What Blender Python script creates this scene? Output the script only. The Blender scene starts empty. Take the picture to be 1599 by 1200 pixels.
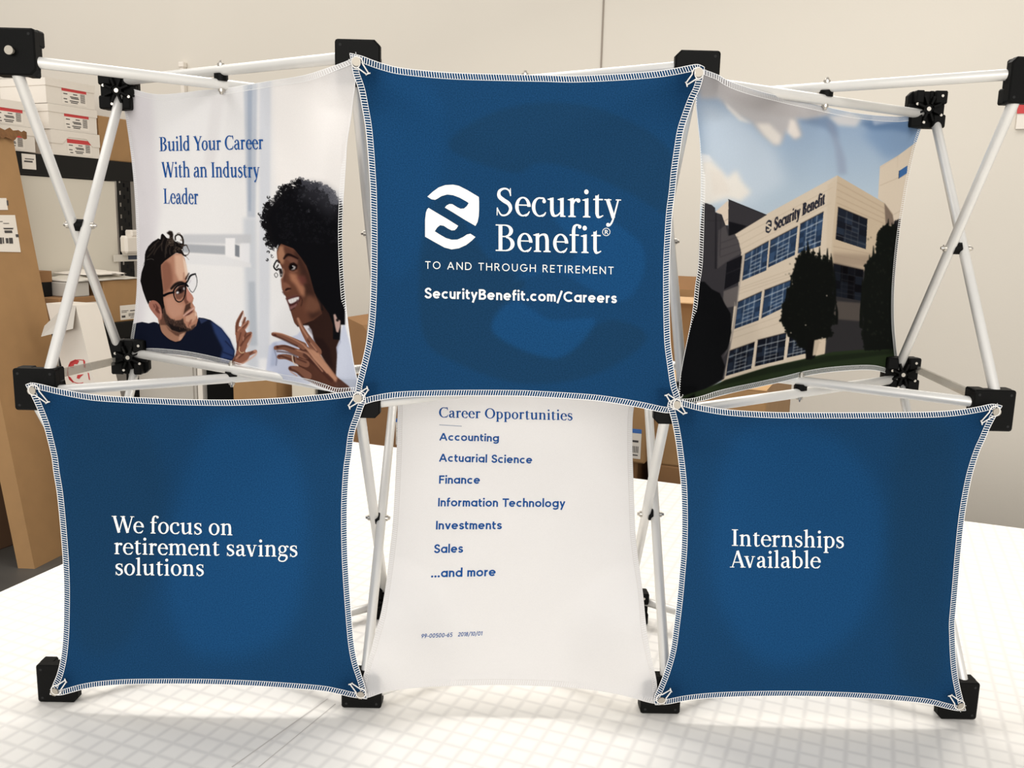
import bpy, math, random
import numpy as np
from mathutils import Vector, Matrix
from mathutils.geometry import tessellate_polygon

# ---------------------------------------------------------------- camera, light, exposure
SC = bpy.context.scene
COL = SC.collection
CAM = np.array([0.536984, -1.016656, 0.590318])
CR = np.array([[0.9996921293568654, -0.005908895667694265, 0.024098370358275997],
               [0.022701232455419895, -0.17420329613102073, -0.984448000486613],
               [0.010015016072943743, 0.9846919805548706, -0.17401552483609753]])
FPX = 1397.525
cam_data = bpy.data.cameras.new('camera')
cam_data.sensor_width = 36.0
cam_data.lens = 36.0 * FPX / 1599.0
cam_data.clip_start = 0.05
cam = bpy.data.objects.new('camera', cam_data)
COL.objects.link(cam)
cam.matrix_world = Matrix(((CR[0][0], -CR[1][0], -CR[2][0], CAM[0]),
                           (CR[0][1], -CR[1][1], -CR[2][1], CAM[1]),
                           (CR[0][2], -CR[1][2], -CR[2][2], CAM[2]),
                           (0, 0, 0, 1)))
SC.camera = cam
SC.view_settings.view_transform = 'Standard'
SC.view_settings.look = 'None'
SC.view_settings.gamma = 1.0
SC.view_settings.exposure = 0.0
SC.view_settings.use_curve_mapping = False

world = bpy.data.worlds.new('room_light')
SC.world = world
world.use_nodes = True
bg = world.node_tree.nodes['Background']
bg.inputs[0].default_value = (1.0, 0.975, 0.945, 1)
bg.inputs[1].default_value = 0.66

# room axes: the table, rack and back wall stand turned 22.5 degrees from the display
ANG = math.radians(-22.5)
U = np.array([math.cos(ANG), math.sin(ANG), 0.0])
NV = np.array([-math.sin(ANG), math.cos(ANG), 0.0])
def rw(a, b, z):
    """room coordinates (along wall, away from the viewer, height over the table) to world"""
    return np.array([CAM[0] + a * U[0] + b * NV[0], CAM[1] + a * U[1] + b * NV[1], z])

def ceiling_lamp(name, loc, target, size, energy, color=(1, 0.97, 0.93)):  # builds any area light, the added fill too
    L = bpy.data.lights.new(name, 'AREA')
    L.shape = 'RECTANGLE'; L.size, L.size_y = size
    L.energy = energy; L.color = color
    o = bpy.data.objects.new(name, L); COL.objects.link(o)
    o.location = loc
    d = Vector(target) - Vector(loc)
    o.rotation_euler = d.to_track_quat('-Z', 'Y').to_euler()
    return o
ceiling_lamp('ceiling_lamp', (0.7, 1.65, 2.65), (0.55, -0.35, 0.0), (3.2, 0.5), 72)
ceiling_lamp('fill_light', tuple(rw(1.6, -4.9, 1.55)), tuple(rw(-4.0, 3.9, 0.4)), (5.5, 2.0), 300)  # unseen fill light added behind the camera to brighten wall and rack
wl = rw(-3.6, 0.9, 3.3)
ceiling_lamp('ceiling_lamp', tuple(wl), tuple(rw(-3.6, 3.9, 0.8)), (4.5, 0.8), 56)

# ---------------------------------------------------------------- helpers
def s2l(c):
    c = np.asarray(c, float)
    return np.where(c <= 0.04045, c / 12.92, ((c + 0.055) / 1.055) ** 2.4)
def rgb(r, g, b):
    l = s2l(np.array([r, g, b]) / 255.0)
    return (float(l[0]), float(l[1]), float(l[2]), 1.0)

def ray(x, y):
    return CR.T @ np.array([(x + 0.5 - 800.0) / FPX, (y - 600.0) / FPX, 1.0])
def on_plane(x, y, p0, nrm):
    d = ray(x, y)
    return CAM + d * (np.dot(p0 - CAM, nrm) / np.dot(d, nrm))
def on_y(x, y, Y):
    return on_plane(x, y, np.array([0, Y, 0.0]), np.array([0, 1.0, 0]))

def mat(name, color, rough=0.6, metal=0.0, noise=0.0, nscale=40.0, bump=0.0, bscale=200.0, color2=None, spec=0.5, stretch=None):
    m = bpy.data.materials.new(name); m.use_nodes = True
    nt = m.node_tree; b = nt.nodes['Principled BSDF']
    b.inputs['Roughness'].default_value = rough
    b.inputs['Metallic'].default_value = metal
    b.inputs['Specular IOR Level'].default_value = spec
    b.inputs['Base Color'].default_value = color
    if noise or color2 or bump:
        tc = nt.nodes.new('ShaderNodeTexCoord')
        mp = nt.nodes.new('ShaderNodeMapping')
        if stretch: mp.inputs['Scale'].default_value = stretch
        nt.links.new(tc.outputs['Object'], mp.inputs['Vector'])
    if noise or color2:
        n = nt.nodes.new('ShaderNodeTexNoise'); n.inputs['Scale'].default_value = nscale; n.inputs['Detail'].default_value = 5
        nt.links.new(mp.outputs[0], n.inputs['Vector'])
        r = nt.nodes.new('ShaderNodeValToRGB')
        c2 = color2 or tuple(max(0, c * (1 - noise)) for c in color[:3]) + (1,)
        r.color_ramp.elements[0].position = 0.35; r.color_ramp.elements[1].position = 0.68
        r.color_ramp.elements[0].color = c2; r.color_ramp.elements[1].color = color
        nt.links.new(n.outputs[0], r.inputs[0]); nt.links.new(r.outputs[0], b.inputs['Base Color'])
    if bump:
        n2 = nt.nodes.new('ShaderNodeTexNoise'); n2.inputs['Scale'].default_value = bscale; n2.inputs['Detail'].default_value = 3
        nt.links.new(mp.outputs[0], n2.inputs['Vector'])
        bp = nt.nodes.new('ShaderNodeBump'); bp.inputs['Strength'].default_value = bump; bp.inputs['Distance'].default_value = 0.002
        nt.links.new(n2.outputs[0], bp.inputs['Height']); nt.links.new(bp.outputs[0], b.inputs['Normal'])
    return m

def cloth_mat(name, color=None, attr=None, trans=0.28, weave=0.06, wrinkle=0.0):
    """woven polyester: diffuse front with some light passing through"""
    m = bpy.data.materials.new(name); m.use_nodes = True
    nt = m.node_tree; nt.nodes.clear()
    out = nt.nodes.new('ShaderNodeOutputMaterial')
    mx = nt.nodes.new('ShaderNodeMixShader'); mx.inputs[0].default_value = trans
    df = nt.nodes.new('ShaderNodeBsdfDiffuse'); tr = nt.nodes.new('ShaderNodeBsdfTranslucent')
    tc = nt.nodes.new('ShaderNodeTexCoord')
    n = nt.nodes.new('ShaderNodeTexNoise'); n.inputs['Scale'].default_value = 700; n.inputs['Detail'].default_value = 2
    nt.links.new(tc.outputs['Object'], n.inputs['Vector'])
    mr = nt.nodes.new('ShaderNodeMapRange')
    mr.inputs[1].default_value = 0.3; mr.inputs[2].default_value = 0.7
    mr.inputs[3].default_value = 1 - weave; mr.inputs[4].default_value = 1 + weave
    nt.links.new(n.outputs[0], mr.inputs[0])
    mul = nt.nodes.new('ShaderNodeVectorMath'); mul.operation = 'SCALE'
    nt.links.new(mr.outputs[0], mul.inputs['Scale'])
    if attr:
        a = nt.nodes.new('ShaderNodeAttribute'); a.attribute_name = attr
        nt.links.new(a.outputs['Color'], mul.inputs[0])
    else:
        mul.inputs[0].default_value = color[:3]
    for s in (df, tr): nt.links.new(mul.outputs[0], s.inputs['Color'])
    if wrinkle:
        n2 = nt.nodes.new('ShaderNodeTexNoise'); n2.inputs['Scale'].default_value = 9; n2.inputs['Detail'].default_value = 1
        nt.links.new(tc.outputs['Object'], n2.inputs['Vector'])
        bp = nt.nodes.new('ShaderNodeBump'); bp.inputs['Strength'].default_value = 1; bp.inputs['Distance'].default_value = wrinkle
        nt.links.new(n2.outputs[0], bp.inputs['Height'])
        for s in (df, tr): nt.links.new(bp.outputs[0], s.inputs['Normal'])
    nt.links.new(df.outputs[0], mx.inputs[1]); nt.links.new(tr.outputs[0], mx.inputs[2])
    nt.links.new(mx.outputs[0], out.inputs[0])
    return m

class MB:
    """collects geometry for one mesh object"""
    def __init__(s): s.v = []; s.f = []; s.m = []; s.sm = []
    def add(s, verts, faces, mi=0, smooth=False):
        o = len(s.v)
        s.v += [tuple(float(c) for c in p) for p in verts]
        for f in faces: s.f.append(tuple(i + o for i in f)); s.m.append(mi); s.sm.append(smooth)
    def box(s, lo, hi, mi=0, bev=0.0, M=None):
        (x0, y0, z0), (x1, y1, z1) = lo, hi
        if bev <= 0:
            v = [(x0,y0,z0),(x1,y0,z0),(x1,y1,z0),(x0,y1,z0),(x0,y0,z1),(x1,y0,z1),(x1,y1,z1),(x0,y1,z1)]
            f = [(0,3,2,1),(4,5,6,7),(0,1,5,4),(1,2,6,5),(2,3,7,6),(3,0,4,7)]
        else:
            b = bev
            def ring(z, i): return [(x0+i,y0+b,z),(x0+b,y0+i,z),(x1-b,y0+i,z),(x1-i,y0+b,z),(x1-i,y1-b,z),(x1-b,y1-i,z),(x0+b,y1-i,z),(x0+i,y1-b,z)]
            v = ring(z0, b*0.7) + ring(z0+b, 0) + ring(z1-b, 0) + ring(z1, b*0.7); f = [tuple(range(7,-1,-1)), tuple(range(24,32))]
            for r in range(3):
                for k in range(8): f.append((r*8+k, r*8+(k+1)%8, (r+1)*8+(k+1)%8, (r+1)*8+k))
        if M is not None: v = [tuple(M @ Vector(p)) for p in v]
        s.add(v, f, mi)
    def tube(s, p, q, r, n=16, mi=0, r2=None, dome=0.0):
        p = np.array(p, float); q = np.array(q, float); d = q - p; L = np.linalg.norm(d); d = d / L
        t = np.array([0, 0, 1.0]) if abs(d[2]) < 0.9 else np.array([1.0, 0, 0])
        e1 = np.cross(d, t); e1 /= np.linalg.norm(e1); e2 = np.cross(d, e1)
        r2 = r if r2 is None else r2
        prof = []
        if dome > 0: prof += [(p - d*dome, r*0.45), (p - d*dome*0.6, r*0.82)]
        prof += [(p, r), (q, r2)]
        if dome > 0: prof += [(q + d*dome*0.6, r2*0.82), (q + d*dome, r2*0.45)]
        v = []; f = []
        for c, rr in prof:
            for k in range(n):
                a = 2*math.pi*k/n; v.append(c + e1*rr*math.cos(a) + e2*rr*math.sin(a))
        for j in range(len(prof)-1):
            for k in range(n): f.append((j*n+k, j*n+(k+1)%n, (j+1)*n+(k+1)%n, (j+1)*n+k))
        s.add(v, f, mi, True)
        s.add(v[:n], [tuple(range(n-1,-1,-1))], mi); s.add(v[-n:], [tuple(range(n))], mi)
    def path(s, pts, r, n=8, mi=0, closed=False):
        P = [np.array(p, float) for p in pts]; N = len(P); v = []; f = []
        for i in range(N):
            if closed: d = P[(i+1)%N] - P[i-1]
            else: d = P[min(i+1, N-1)] - P[max(i-1, 0)]
            d = d / (np.linalg.norm(d) + 1e-12)
            t = np.array([0, 1.0, 0]) if abs(d[1]) < 0.9 else np.array([1.0, 0, 0])
            e1 = np.cross(d, t); e1 /= np.linalg.norm(e1); e2 = np.cross(d, e1)
            for k in range(n):
                a = 2*math.pi*k/n; v.append(P[i] + r*(e1*math.cos(a) + e2*math.sin(a)))
        for i in range(N if closed else N-1):
            j = (i+1) % N
            for k in range(n): f.append((i*n+k, i*n+(k+1)%n, j*n+(k+1)%n, j*n+k))
        if not closed: f += [tuple(range(n-1,-1,-1)), tuple((N-1)*n+k for k in range(n))]
        s.add(v, f, mi, True)
    def prism(s, pts, p0, p1, mi=0):
        """extrude a 3-D outline from offset p0 to offset p1"""
        n = len(pts); a = [np.array(p)+np.array(p0) for p in pts]; b = [np.array(p)+np.array(p1) for p in pts]
        f = [tuple(range(n-1,-1,-1)), tuple(range(n, 2*n))] + [(k,(k+1)%n,n+(k+1)%n,n+k) for k in range(n)]
        s.add(a+b, f, mi)
    def build(s, name, mats, parent=None, origin=None):
        me = bpy.data.meshes.new(name)
        v = np.array(s.v, float)
        if origin is not None: v = v - np.array(origin)
        me.from_pydata(v.tolist(), [], s.f)
        for m in (mats if isinstance(mats, (list, tuple)) else [mats]): me.materials.append(m)
        me.polygons.foreach_set('material_index', s.m)
        me.polygons.foreach_set('use_smooth', s.sm)
        me.update()
        o = bpy.data.objects.new(name, me); COL.objects.link(o)
        if parent is not None: o.parent = parent
        elif origin is not None: o.location = tuple(origin)
        return o
def tag(o, label, cat, group=None, kind=None):
    if label: o['label'] = label
    if cat: o['category'] = cat
    if group: o['group'] = group
    if kind: o['kind'] = kind
    return o
def thing(name, label, cat, loc, rotz=0.0, group=None):
    o = bpy.data.objects.new(name, None); o.empty_display_size = 0.05; COL.objects.link(o)
    o.location = tuple(float(c) for c in loc); o.rotation_euler = (0, 0, rotz)
    return tag(o, label, cat, group)
def cmr(pts, n=8, closed=False):
    """Catmull-Rom through points (any dimension)"""
    P = [np.array(p, float) for p in pts]; N = len(P); out = []
    for i in range(N if closed else N-1):
        if closed: a, b, c, d = P[i-1], P[i], P[(i+1)%N], P[(i+2)%N]
        else: a, b, c, d = P[max(i-1,0)], P[i], P[i+1], P[min(i+2,N-1)]
        for k in range(n):
            t = k/n
            out.append(0.5*((2*b)+(c-a)*t+(2*a-5*b+4*c-d)*t*t+(3*b-a-3*c+d)*t**3))
    if not closed: out.append(P[-1])
    return out
# ---------------------------------------------------------------- lettering
# every glyph is a list of polygons in a box with cap height 0.7; drawn as pen strokes with a width
def strip(pts, wid):
    """pen stroke with a width at every point -> quads"""
    P = [np.array(p, float) for p in pts]; n = len(P); Ls = []; Rs = []
    for i in range(n):
        d = P[min(i+1,n-1)] - P[max(i-1,0)]; L = np.linalg.norm(d)
        d = d/L if L > 1e-9 else np.array([1.0, 0])
        nn = np.array([-d[1], d[0]]); w = wid[i] if hasattr(wid, '__len__') else wid
        Ls.append(P[i]+nn*w/2); Rs.append(P[i]-nn*w/2)
    return [[Ls[i], Ls[i+1], Rs[i+1], Rs[i]] for i in range(n-1)]
def arcp(cx, cy, rx, ry, a0, a1, n=None):
    n = n or max(4, int(abs(a1-a0)/12))
    return [(cx+rx*math.cos(math.radians(a0+(a1-a0)*k/n)), cy+ry*math.sin(math.radians(a0+(a1-a0)*k/n))) for k in range(n+1)]
def disc(cx, cy, r): return [[np.array(p) for p in arcp(cx, cy, r, r, 0, 345, 23)]]
def ring(cx, cy, rx, ry, ts, th, a0=0, a1=360):
    """bowl with thick sides (ts) and thin top and bottom (th)"""
    n = max(6, int(abs(a1-a0)/10)); O = arcp(cx, cy, rx, ry, a0, a1, n); I = arcp(cx, cy, rx-ts, ry-th, a0, a1, n)
    return [[np.array(O[k]), np.array(O[k+1]), np.array(I[k+1]), np.array(I[k])] for k in range(n)]
def vcurve(pts, wids, n=7):
    q = cmr([tuple(p)+(w,) for p, w in zip(pts, wids)], n)
    return strip([p[:2] for p in q], [p[2] for p in q])
def poly(*p): return [[np.array(q, float) for q in p]]

def sans_font(w):
    F = {}; h = w/2; R = 0.25-h; cx = R+h; xs = cx+R; c = 0.25
    ln = lambda *p: strip(p, w)
    def put(ch, adv, *parts):
        g = []
        for p in parts: g += p
        F[ch] = (adv, g)
    A = lambda *a: strip(arcp(*a), w)
    put('a', xs+h, A(cx,c,R,R,0,360), ln((xs,0),(xs,0.5)))
    put('d', xs+h, A(cx,c,R,R,0,360), ln((xs,0),(xs,0.73)))
    put('g', xs+h, A(cx,c,R,R,0,360), ln((xs,0.5),(xs,-0.01)), A(cx,-0.01,R,0.19-h,0,-150))
    put('o', 0.5, A(cx,c,R,R,0,360))
    put('c', 0.44, A(cx,c,R,R,48,312))
    put('e', 0.5, A(cx,c,R,R,0,318), ln((h,c),(0.5-h*0.6,c)))
    rn = 0.2-h
    put('n', 0.4, ln((h,0),(h,0.5)), A(h+rn,0.5-h-rn,rn,rn,180,0), ln((h+2*rn,0.5-h-rn+.002),(h+2*rn,0)))
    put('h', 0.4, ln((h,0),(h,0.73)), A(h+rn,0.5-h-rn,rn,rn,180,0), ln((h+2*rn,0.5-h-rn+.002),(h+2*rn,0)))
    put('u', 0.4, ln((h,0.5),(h,h+rn-.002)), A(h+rn,h+rn,rn,rn,180,360), ln((h+2*rn,0),(h+2*rn,0.5)))
    rm = 0.175-h
    put('m', 4*rm+w, ln((h,0),(h,0.5)), A(h+rm,0.5-h-rm,rm,rm,180,0), ln((h+2*rm,0.5-h-rm),(h+2*rm,0)), A(h+3*rm,0.5-h-rm,rm,rm,180,0), ln((h+4*rm,0.5-h-rm),(h+4*rm,0)))
    put('r', 0.27, ln((h,0),(h,0.5)), A(h+0.17,0.5-h-0.17,0.17,0.17,180,85))
    put('i', w, ln((h,0),(h,0.5)), disc(h,0.655,w*0.62))
    put('l', w, ln((h,0),(h,0.73)))
    put('t', 0.29, ln((0.1,0.64),(0.1,0.15)), A(0.1+0.13,0.15+0.0,0.13,0.15-h,180,285), ln((0,0.5-h),(0.28,0.5-h)))
    put('f', 0.28, ln((0.1,0),(0.1,0.58)), A(0.1+0.13,0.58,0.13,0.15-h,180,80), ln((0,0.5-h),(0.27,0.5-h)))
    put('v', 0.44, ln((h*.9,0.5),(0.22,h*.5)), ln((0.44-h*.9,0.5),(0.22,h*.5)), disc(0.22,h*.8,h))
    put('y', 0.44, ln((h*.9,0.5),(0.225,0.02)), ln((0.44-h*.9,0.5),(0.12,-0.21)))
    sp = [(0.31,0.385),(0.24,0.455),(0.14,0.452),(0.065,0.375),(0.11,0.29),(0.2,0.245),(0.285,0.2),(0.31,0.125),(0.24,0.05),(0.13,0.045),(0.045,0.115)]
    sp = [(x,0.25+(y-0.25)*(0.5-w)/(0.41)) for x,y in sp]
    put('s', 0.345, vcurve(sp, [w]*11, 5))
    SP = [(x*1.33,(y)*1.4) for x,y in [(0.31,0.375),(0.24,0.455),(0.14,0.452),(0.065,0.375),(0.11,0.29),(0.2,0.245),(0.285,0.2),(0.31,0.125),(0.24,0.05),(0.13,0.045),(0.035,0.125)]]
    SP = [(x,0.35+(y-0.35)*(0.7-w)/(0.57)) for x,y in SP]
    put('S', 0.46, vcurve(SP, [w]*11, 5))
    put('A', 0.64, ln((h*.8,0),(0.32,0.68)), ln((0.64-h*.8,0),(0.32,0.68)), ln((0.14,0.22),(0.5,0.22)))
    RC = 0.35-h
    put('C', 0.62, A(0.35,0.35,RC,RC,45,315))
    put('O', 0.7, A(0.35,0.35,RC,RC,0,360))
    put('G', 0.68, A(0.35,0.35,RC,RC,45,360), ln((0.36,0.34),(0.7,0.34)))
    put('D', 0.6, ln((h,0),(h,0.7)), ln((h,0.7-h),(0.25,0.7-h)), ln((h,h),(0.25,h)), A(0.25,0.35,RC,RC,90,-90))
    put('E', 0.42, ln((h,0),(h,0.7)), ln((h,0.7-h),(0.42,0.7-h)), ln((h,h),(0.42,h)), ln((h,0.36),(0.39,0.36)))
    put('F', 0.42, ln((h,0),(h,0.7)), ln((h,0.7-h),(0.42,0.7-h)), ln((h,0.35),(0.38,0.35)))
    put('H', 0.56, ln((h,0),(h,0.7)), ln((0.56-h,0),(0.56-h,0.7)), ln((h,0.36),(0.56-h,0.36)))
    put('I', w, ln((h,0),(h,0.7)))
    put('M', 0.74, ln((h,0),(h,0.7)), ln((0.74-h,0),(0.74-h,0.7)), ln((h,0.66),(0.37,0.2)), ln((0.74-h,0.66),(0.37,0.2)))
    put('N', 0.58, ln((h,0),(h,0.7)), ln((0.58-h,0),(0.58-h,0.7)), ln((h,0.66),(0.58-h,0.04)))
    rb_ = 0.195-h
    put('R', 0.48, ln((h,0),(h,0.7)), ln((h,0.7-h),(0.24,0.7-h)), ln((h,0.31+h),(0.24,0.31+h)), A(0.24,0.505,rb_,rb_,90,-90), ln((0.22,0.33),(0.46,0)))
    put('B', 0.47, ln((h,0),(h,0.7)), ln((h,0.7-h),(0.23,0.7-h)), ln((h,0.36),(0.25,0.36)), ln((h,h),(0.25,h)), A(0.23,0.53,0.16,0.17-h,90,-90), A(0.25,0.18+h/2,0.2-h*.5,0.18-h/2,90,-90))
    put('T', 0.5, ln((0,0.7-h),(0.5,0.7-h)), ln((0.25,0),(0.25,0.7)))
    put('U', 0.54, ln((h,0.7),(h,0.26)), A(0.27,0.26,0.27-h,0.26-h,180,360), ln((0.54-h,0.26),(0.54-h,0.7)))
    put('0', 0.48, A(0.24,0.35,0.24-h,0.35-h,0,360))
    put('1', 0.24, ln((0.18,0),(0.18,0.7)), ln((0.0,0.55),(0.18,0.67)))
    put('2', 0.42, strip(arcp(0.21,0.49,0.21-h,0.21-h,170,-40)+[(0.04,h)], w), ln((0,h),(0.42,h)))
    put('5', 0.42, ln((0.06,0.7-h),(0.38,0.7-h)), ln((0.08,0.68),(0.06,0.36)), A(0.2,0.23,0.22-h,0.23-h,130,-140))
    put('6', 0.44, A(0.22,0.22,0.22-h,0.22-h,0,360), strip([(0.3,0.69),(0.12,0.42),(0.05,0.27)], w))
    put('9', 0.44, A(0.22,0.48,0.22-h,0.22-h,0,360), strip([(0.14,0.01),(0.32,0.28),(0.39,0.43)], w))
    put('8', 0.44, A(0.22,0.52,0.18-h,0.18-h,0,360), A(0.22,0.19,0.22-h,0.19-h,0,360))
    put('-', 0.26, ln((0,0.28),(0.26,0.28)))
    put('/', 0.34, ln((0.02,-0.1),(0.32,0.74)))
    put('.', w*1.3, disc(w*0.65,w*0.6,w*0.65))
    put(' ', 0.2)
    return F

def serif_font(st=0.088, hr=0.034):
    F = {}; X = 0.475; C = 0.69; AS = 0.74
    def put(ch, adv, *parts):
        g = []
        for p in parts: g += p
        F[ch] = (adv, g)
    def foot(x, y=0.0, w=0.105, up=1):
        """bracketed slab serif centred on a stem at x"""
        t = 0.026*up; b = 0.05*up; s = st/2
        return poly((x-w,y),(x+w,y),(x+w,y+t),(x+s+0.012,y+t+0.012*up),(x+s,y+b),(x-s,y+b),(x-s-0.012,y+t+0.012*up),(x-w,y+t))
    def stem(x, y0, y1): return poly((x-st/2,y0),(x+st/2,y0),(x+st/2,y1),(x-st/2,y1))
    def flag(x, y): return poly((x-st/2-0.075,y-0.03),(x-st/2-0.07,y-0.045),(x-st/2,y-0.06),(x+st/2,y-0.06),(x+st/2,y+0.012),(x+st/2-0.02,y+0.012))
    ln = lambda a, b, w: strip([a, b], w)
    R_ = 0.22
    bowl = lambda cx, rx=R_: ring(cx, X/2, rx, X/2+0.012, st, hr)
    put('o', 0.45, bowl(0.225, 0.225))
    put('c', 0.40, ring(0.225,X/2,0.225,X/2+0.012,st,hr,70,290), vcurve([(0.28,0.012),(0.35,0.045),(0.395,0.11)],[hr+.02,hr+.01,hr*.6]), vcurve([(0.27,0.468),(0.33,0.455),(0.36,0.41)],[hr,hr*1.3,0.05]), disc(0.348,0.385,0.05))
    put('e', 0.42, ring(0.22,X/2,0.22,X/2+0.012,st,hr,0,290), poly((0.06,0.262),(0.42,0.262),(0.42,0.292),(0.06,0.292)), poly((0.335,0.262),(0.44,0.262),(0.435,0.3),(0.345,0.31)), vcurve([(0.28,0.012),(0.35,0.045),(0.405,0.12)],[hr+.025,hr+.012,hr*.6]))
    arch = lambda x0, x1: vcurve([(x0+st*.3,0.35),(x0+0.07,0.425),((x0+x1)/2+0.03,0.458),(x1-0.03,0.42),(x1,0.31)],[hr*.7,hr*1.1,0.05,st*.95,st])
    put('n', 0.52, stem(0.115,0,X), flag(0.115,X), foot(0.115), arch(0.115,0.395), stem(0.395,0,0.32), foot(0.395))
    put('h', 0.52, stem(0.115,0,AS), flag(0.115,AS), foot(0.115), arch(0.115,0.395), stem(0.395,0,0.32), foot(0.395))
    put('m', 0.80, stem(0.115,0,X), flag(0.115,X), foot(0.115), arch(0.115,0.395), stem(0.395,0,0.32), foot(0.395), arch(0.395,0.675), stem(0.675,0,0.32), foot(0.675))
    put('r', 0.36, stem(0.115,0,X), flag(0.115,X), foot(0.115), vcurve([(0.15,0.33),(0.19,0.42),(0.27,0.455)],[hr*.7,hr*1.4,0.06]), disc(0.295,0.425,0.055))
    put('i', 0.235, stem(0.118,0,X), flag(0.118,X), foot(0.118), disc(0.11,0.65,0.062))
    put('l', 0.235, stem(0.118,0,AS), flag(0.118,AS), foot(0.118))
    put('u', 0.52, stem(0.115,0.14,X), flag(0.115,X), vcurve([(0.115,0.16),(0.145,0.055),(0.215,0.022),(0.3,0.055),(0.37,0.13)],[st,st*.95,0.05,hr*1.1,hr*.7]), stem(0.4,0.03,X), flag(0.4,X), poly((0.4-st/2,0),(0.5,0.0),(0.5,0.026),(0.4+st/2,0.04),(0.4-st/2,0.08)))
    put('a', 0.43, stem(0.31,0.09,0.33), vcurve([(0.31,0.31),(0.285,0.42),(0.2,0.463),(0.11,0.44)],[st,st*.8,hr,hr*1.3]), disc(0.095,0.385,0.052), vcurve([(0.09,0.42),(0.065,0.40)],[0.05,0.05],2), vcurve([(0.3,0.285),(0.19,0.255),(0.085,0.2),(0.07,0.1),(0.13,0.025),(0.22,0.04),(0.3,0.1)],[hr,hr*1.2,st*.75,st,st*.7,hr,hr*.8]), vcurve([(0.31,0.11),(0.33,0.035),(0.38,0.02),(0.435,0.045)],[st,st*.75,0.04,hr*.6]))
    put('s', 0.35, vcurve([(0.30,0.355),(0.265,0.44),(0.17,0.462),(0.075,0.41),(0.08,0.32),(0.17,0.262),(0.27,0.205),(0.295,0.105),(0.22,0.025),(0.115,0.015),(0.045,0.115)],[hr*.7,hr,hr*1.1,st*.75,st*.95,st,st*.95,st*.8,hr*1.3,hr*1.1,hr*.7]), poly((0.285,0.34),(0.315,0.34),(0.305,0.475),(0.29,0.475)), poly((0.03,0.0),(0.048,0.0),(0.06,0.14),(0.03,0.14)))
    put('t', 0.31, stem(0.125,0.09,0.56), poly((0.125-st/2,0.46),(0.125-st/2,0.5),(0.125+st/2,0.6),(0.125+st/2,0.46)), poly((0.01,0.445),(0.29,0.445),(0.29,0.48),(0.03,0.48)), vcurve([(0.125,0.11),(0.15,0.03),(0.21,0.018),(0.3,0.06)],[st,st*.8,0.045,hr*.7]))
    put('f', 0.31, stem(0.125,0,0.58), foot(0.125), poly((0.01,0.445),(0.28,0.445),(0.28,0.48),(0.01,0.48)), vcurve([(0.125,0.56),(0.145,0.67),(0.21,0.725),(0.29,0.715)],[st,st*.85,hr*1.2,hr*1.2]), disc(0.305,0.68,0.05))
    put('b', 0.48, stem(0.105,0.0,AS), flag(0.105,AS), ring(0.25,X/2,0.22,X/2+0.012,st,hr,-150,150))
    put('d', 0.49, stem(0.37,0.03,AS), flag(0.37,AS), ring(0.23,X/2,0.22,X/2+0.012,st,hr,30,330), poly((0.37-st/2,0),(0.47,0.0),(0.47,0.026),(0.37+st/2,0.04),(0.37-st/2,0.08)))
    put('p', 0.49, stem(0.115,-0.22,X), flag(0.115,X), foot(0.115,-0.22), ring(0.255,X/2,0.22,X/2+0.012,st,hr,-150,150))
    put('g', 0.45, ring(0.195,0.315,0.175,0.16,st*.85,hr), vcurve([(0.1,0.19),(0.06,0.13),(0.1,0.075),(0.22,0.06),(0.34,0.045),(0.38,-0.05),(0.29,-0.17),(0.15,-0.19),(0.04,-0.13),(0.05,-0.03),(0.12,0.04)],[hr*.8,hr*1.2,0.06,st*.8,st*.9,st*.8,hr*1.3,hr*1.2,st*.6,0.05,hr]), vcurve([(0.32,0.40),(0.37,0.445),(0.42,0.44)],[hr,hr*1.2,hr*1.2]), disc(0.425,0.42,0.035))
    ser = lambda x, y, w=0.085: poly((x-w,y),(x+w,y),(x+w,y-0.026),(x-w,y-0.026))
    put('v', 0.47, ln((0.08,X),(0.245,-0.005),st*1.02), ln((0.385,X),(0.245,0.0),hr*1.1), ser(0.09,X,0.1), ser(0.385,X,0.075))
    put('y', 0.47, ln((0.08,X),(0.25,0.0),st*1.02), vcurve([(0.39,X),(0.26,0.03),(0.19,-0.13),(0.12,-0.2)],[hr*1.1,hr*1.2,hr*1.3,hr*1.3]), disc(0.095,-0.175,0.05), ser(0.09,X,0.1), ser(0.39,X,0.075))
    S2 = st*1.12
    put('B', 0.58, poly((0.085,0),(0.085+S2,0),(0.085+S2,C),(0.085,C)), poly((0.0,0),(0.3,0),(0.3,0.03),(0,0.03)), poly((0.0,C),(0.3,C),(0.3,C-0.03),(0,C-0.03)), ring(0.29,0.53,0.215,0.16,S2,hr,90,-90), ring(0.3,0.19,0.25,0.19,S2*1.05,hr,90,-90), poly((0.1,0.365),(0.31,0.365),(0.31,0.395),(0.1,0.395)))
    put('I', 0.30, poly((0.15-S2/2,0),(0.15+S2/2,0),(0.15+S2/2,C),(0.15-S2/2,C)), poly((0.02,0),(0.28,0),(0.28,0.03),(0.02,0.03)), poly((0.02,C),(0.28,C),(0.28,C-0.03),(0.02,C-0.03)))
    put('L', 0.52, poly((0.085,0),(0.085+S2,0),(0.085+S2,C),(0.085,C)), poly((0.0,0),(0.46,0),(0.46,0.03),(0,0.03)), poly((0.0,C),(0.26,C),(0.26,C-0.03),(0,C-0.03)), poly((0.46,0),(0.495,0.2),(0.475,0.2),(0.40,0.03)))
    put('A', 0.66, ln((0.33,C+0.01),(0.565,0),S2), ln((0.325,C),(0.105,0),hr*1.15), poly((0.18,0.2),(0.48,0.2),(0.48,0.235),(0.18,0.235)), ser(0.1,0.026,0.095), ser(0.565,0.026,0.115))
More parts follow.
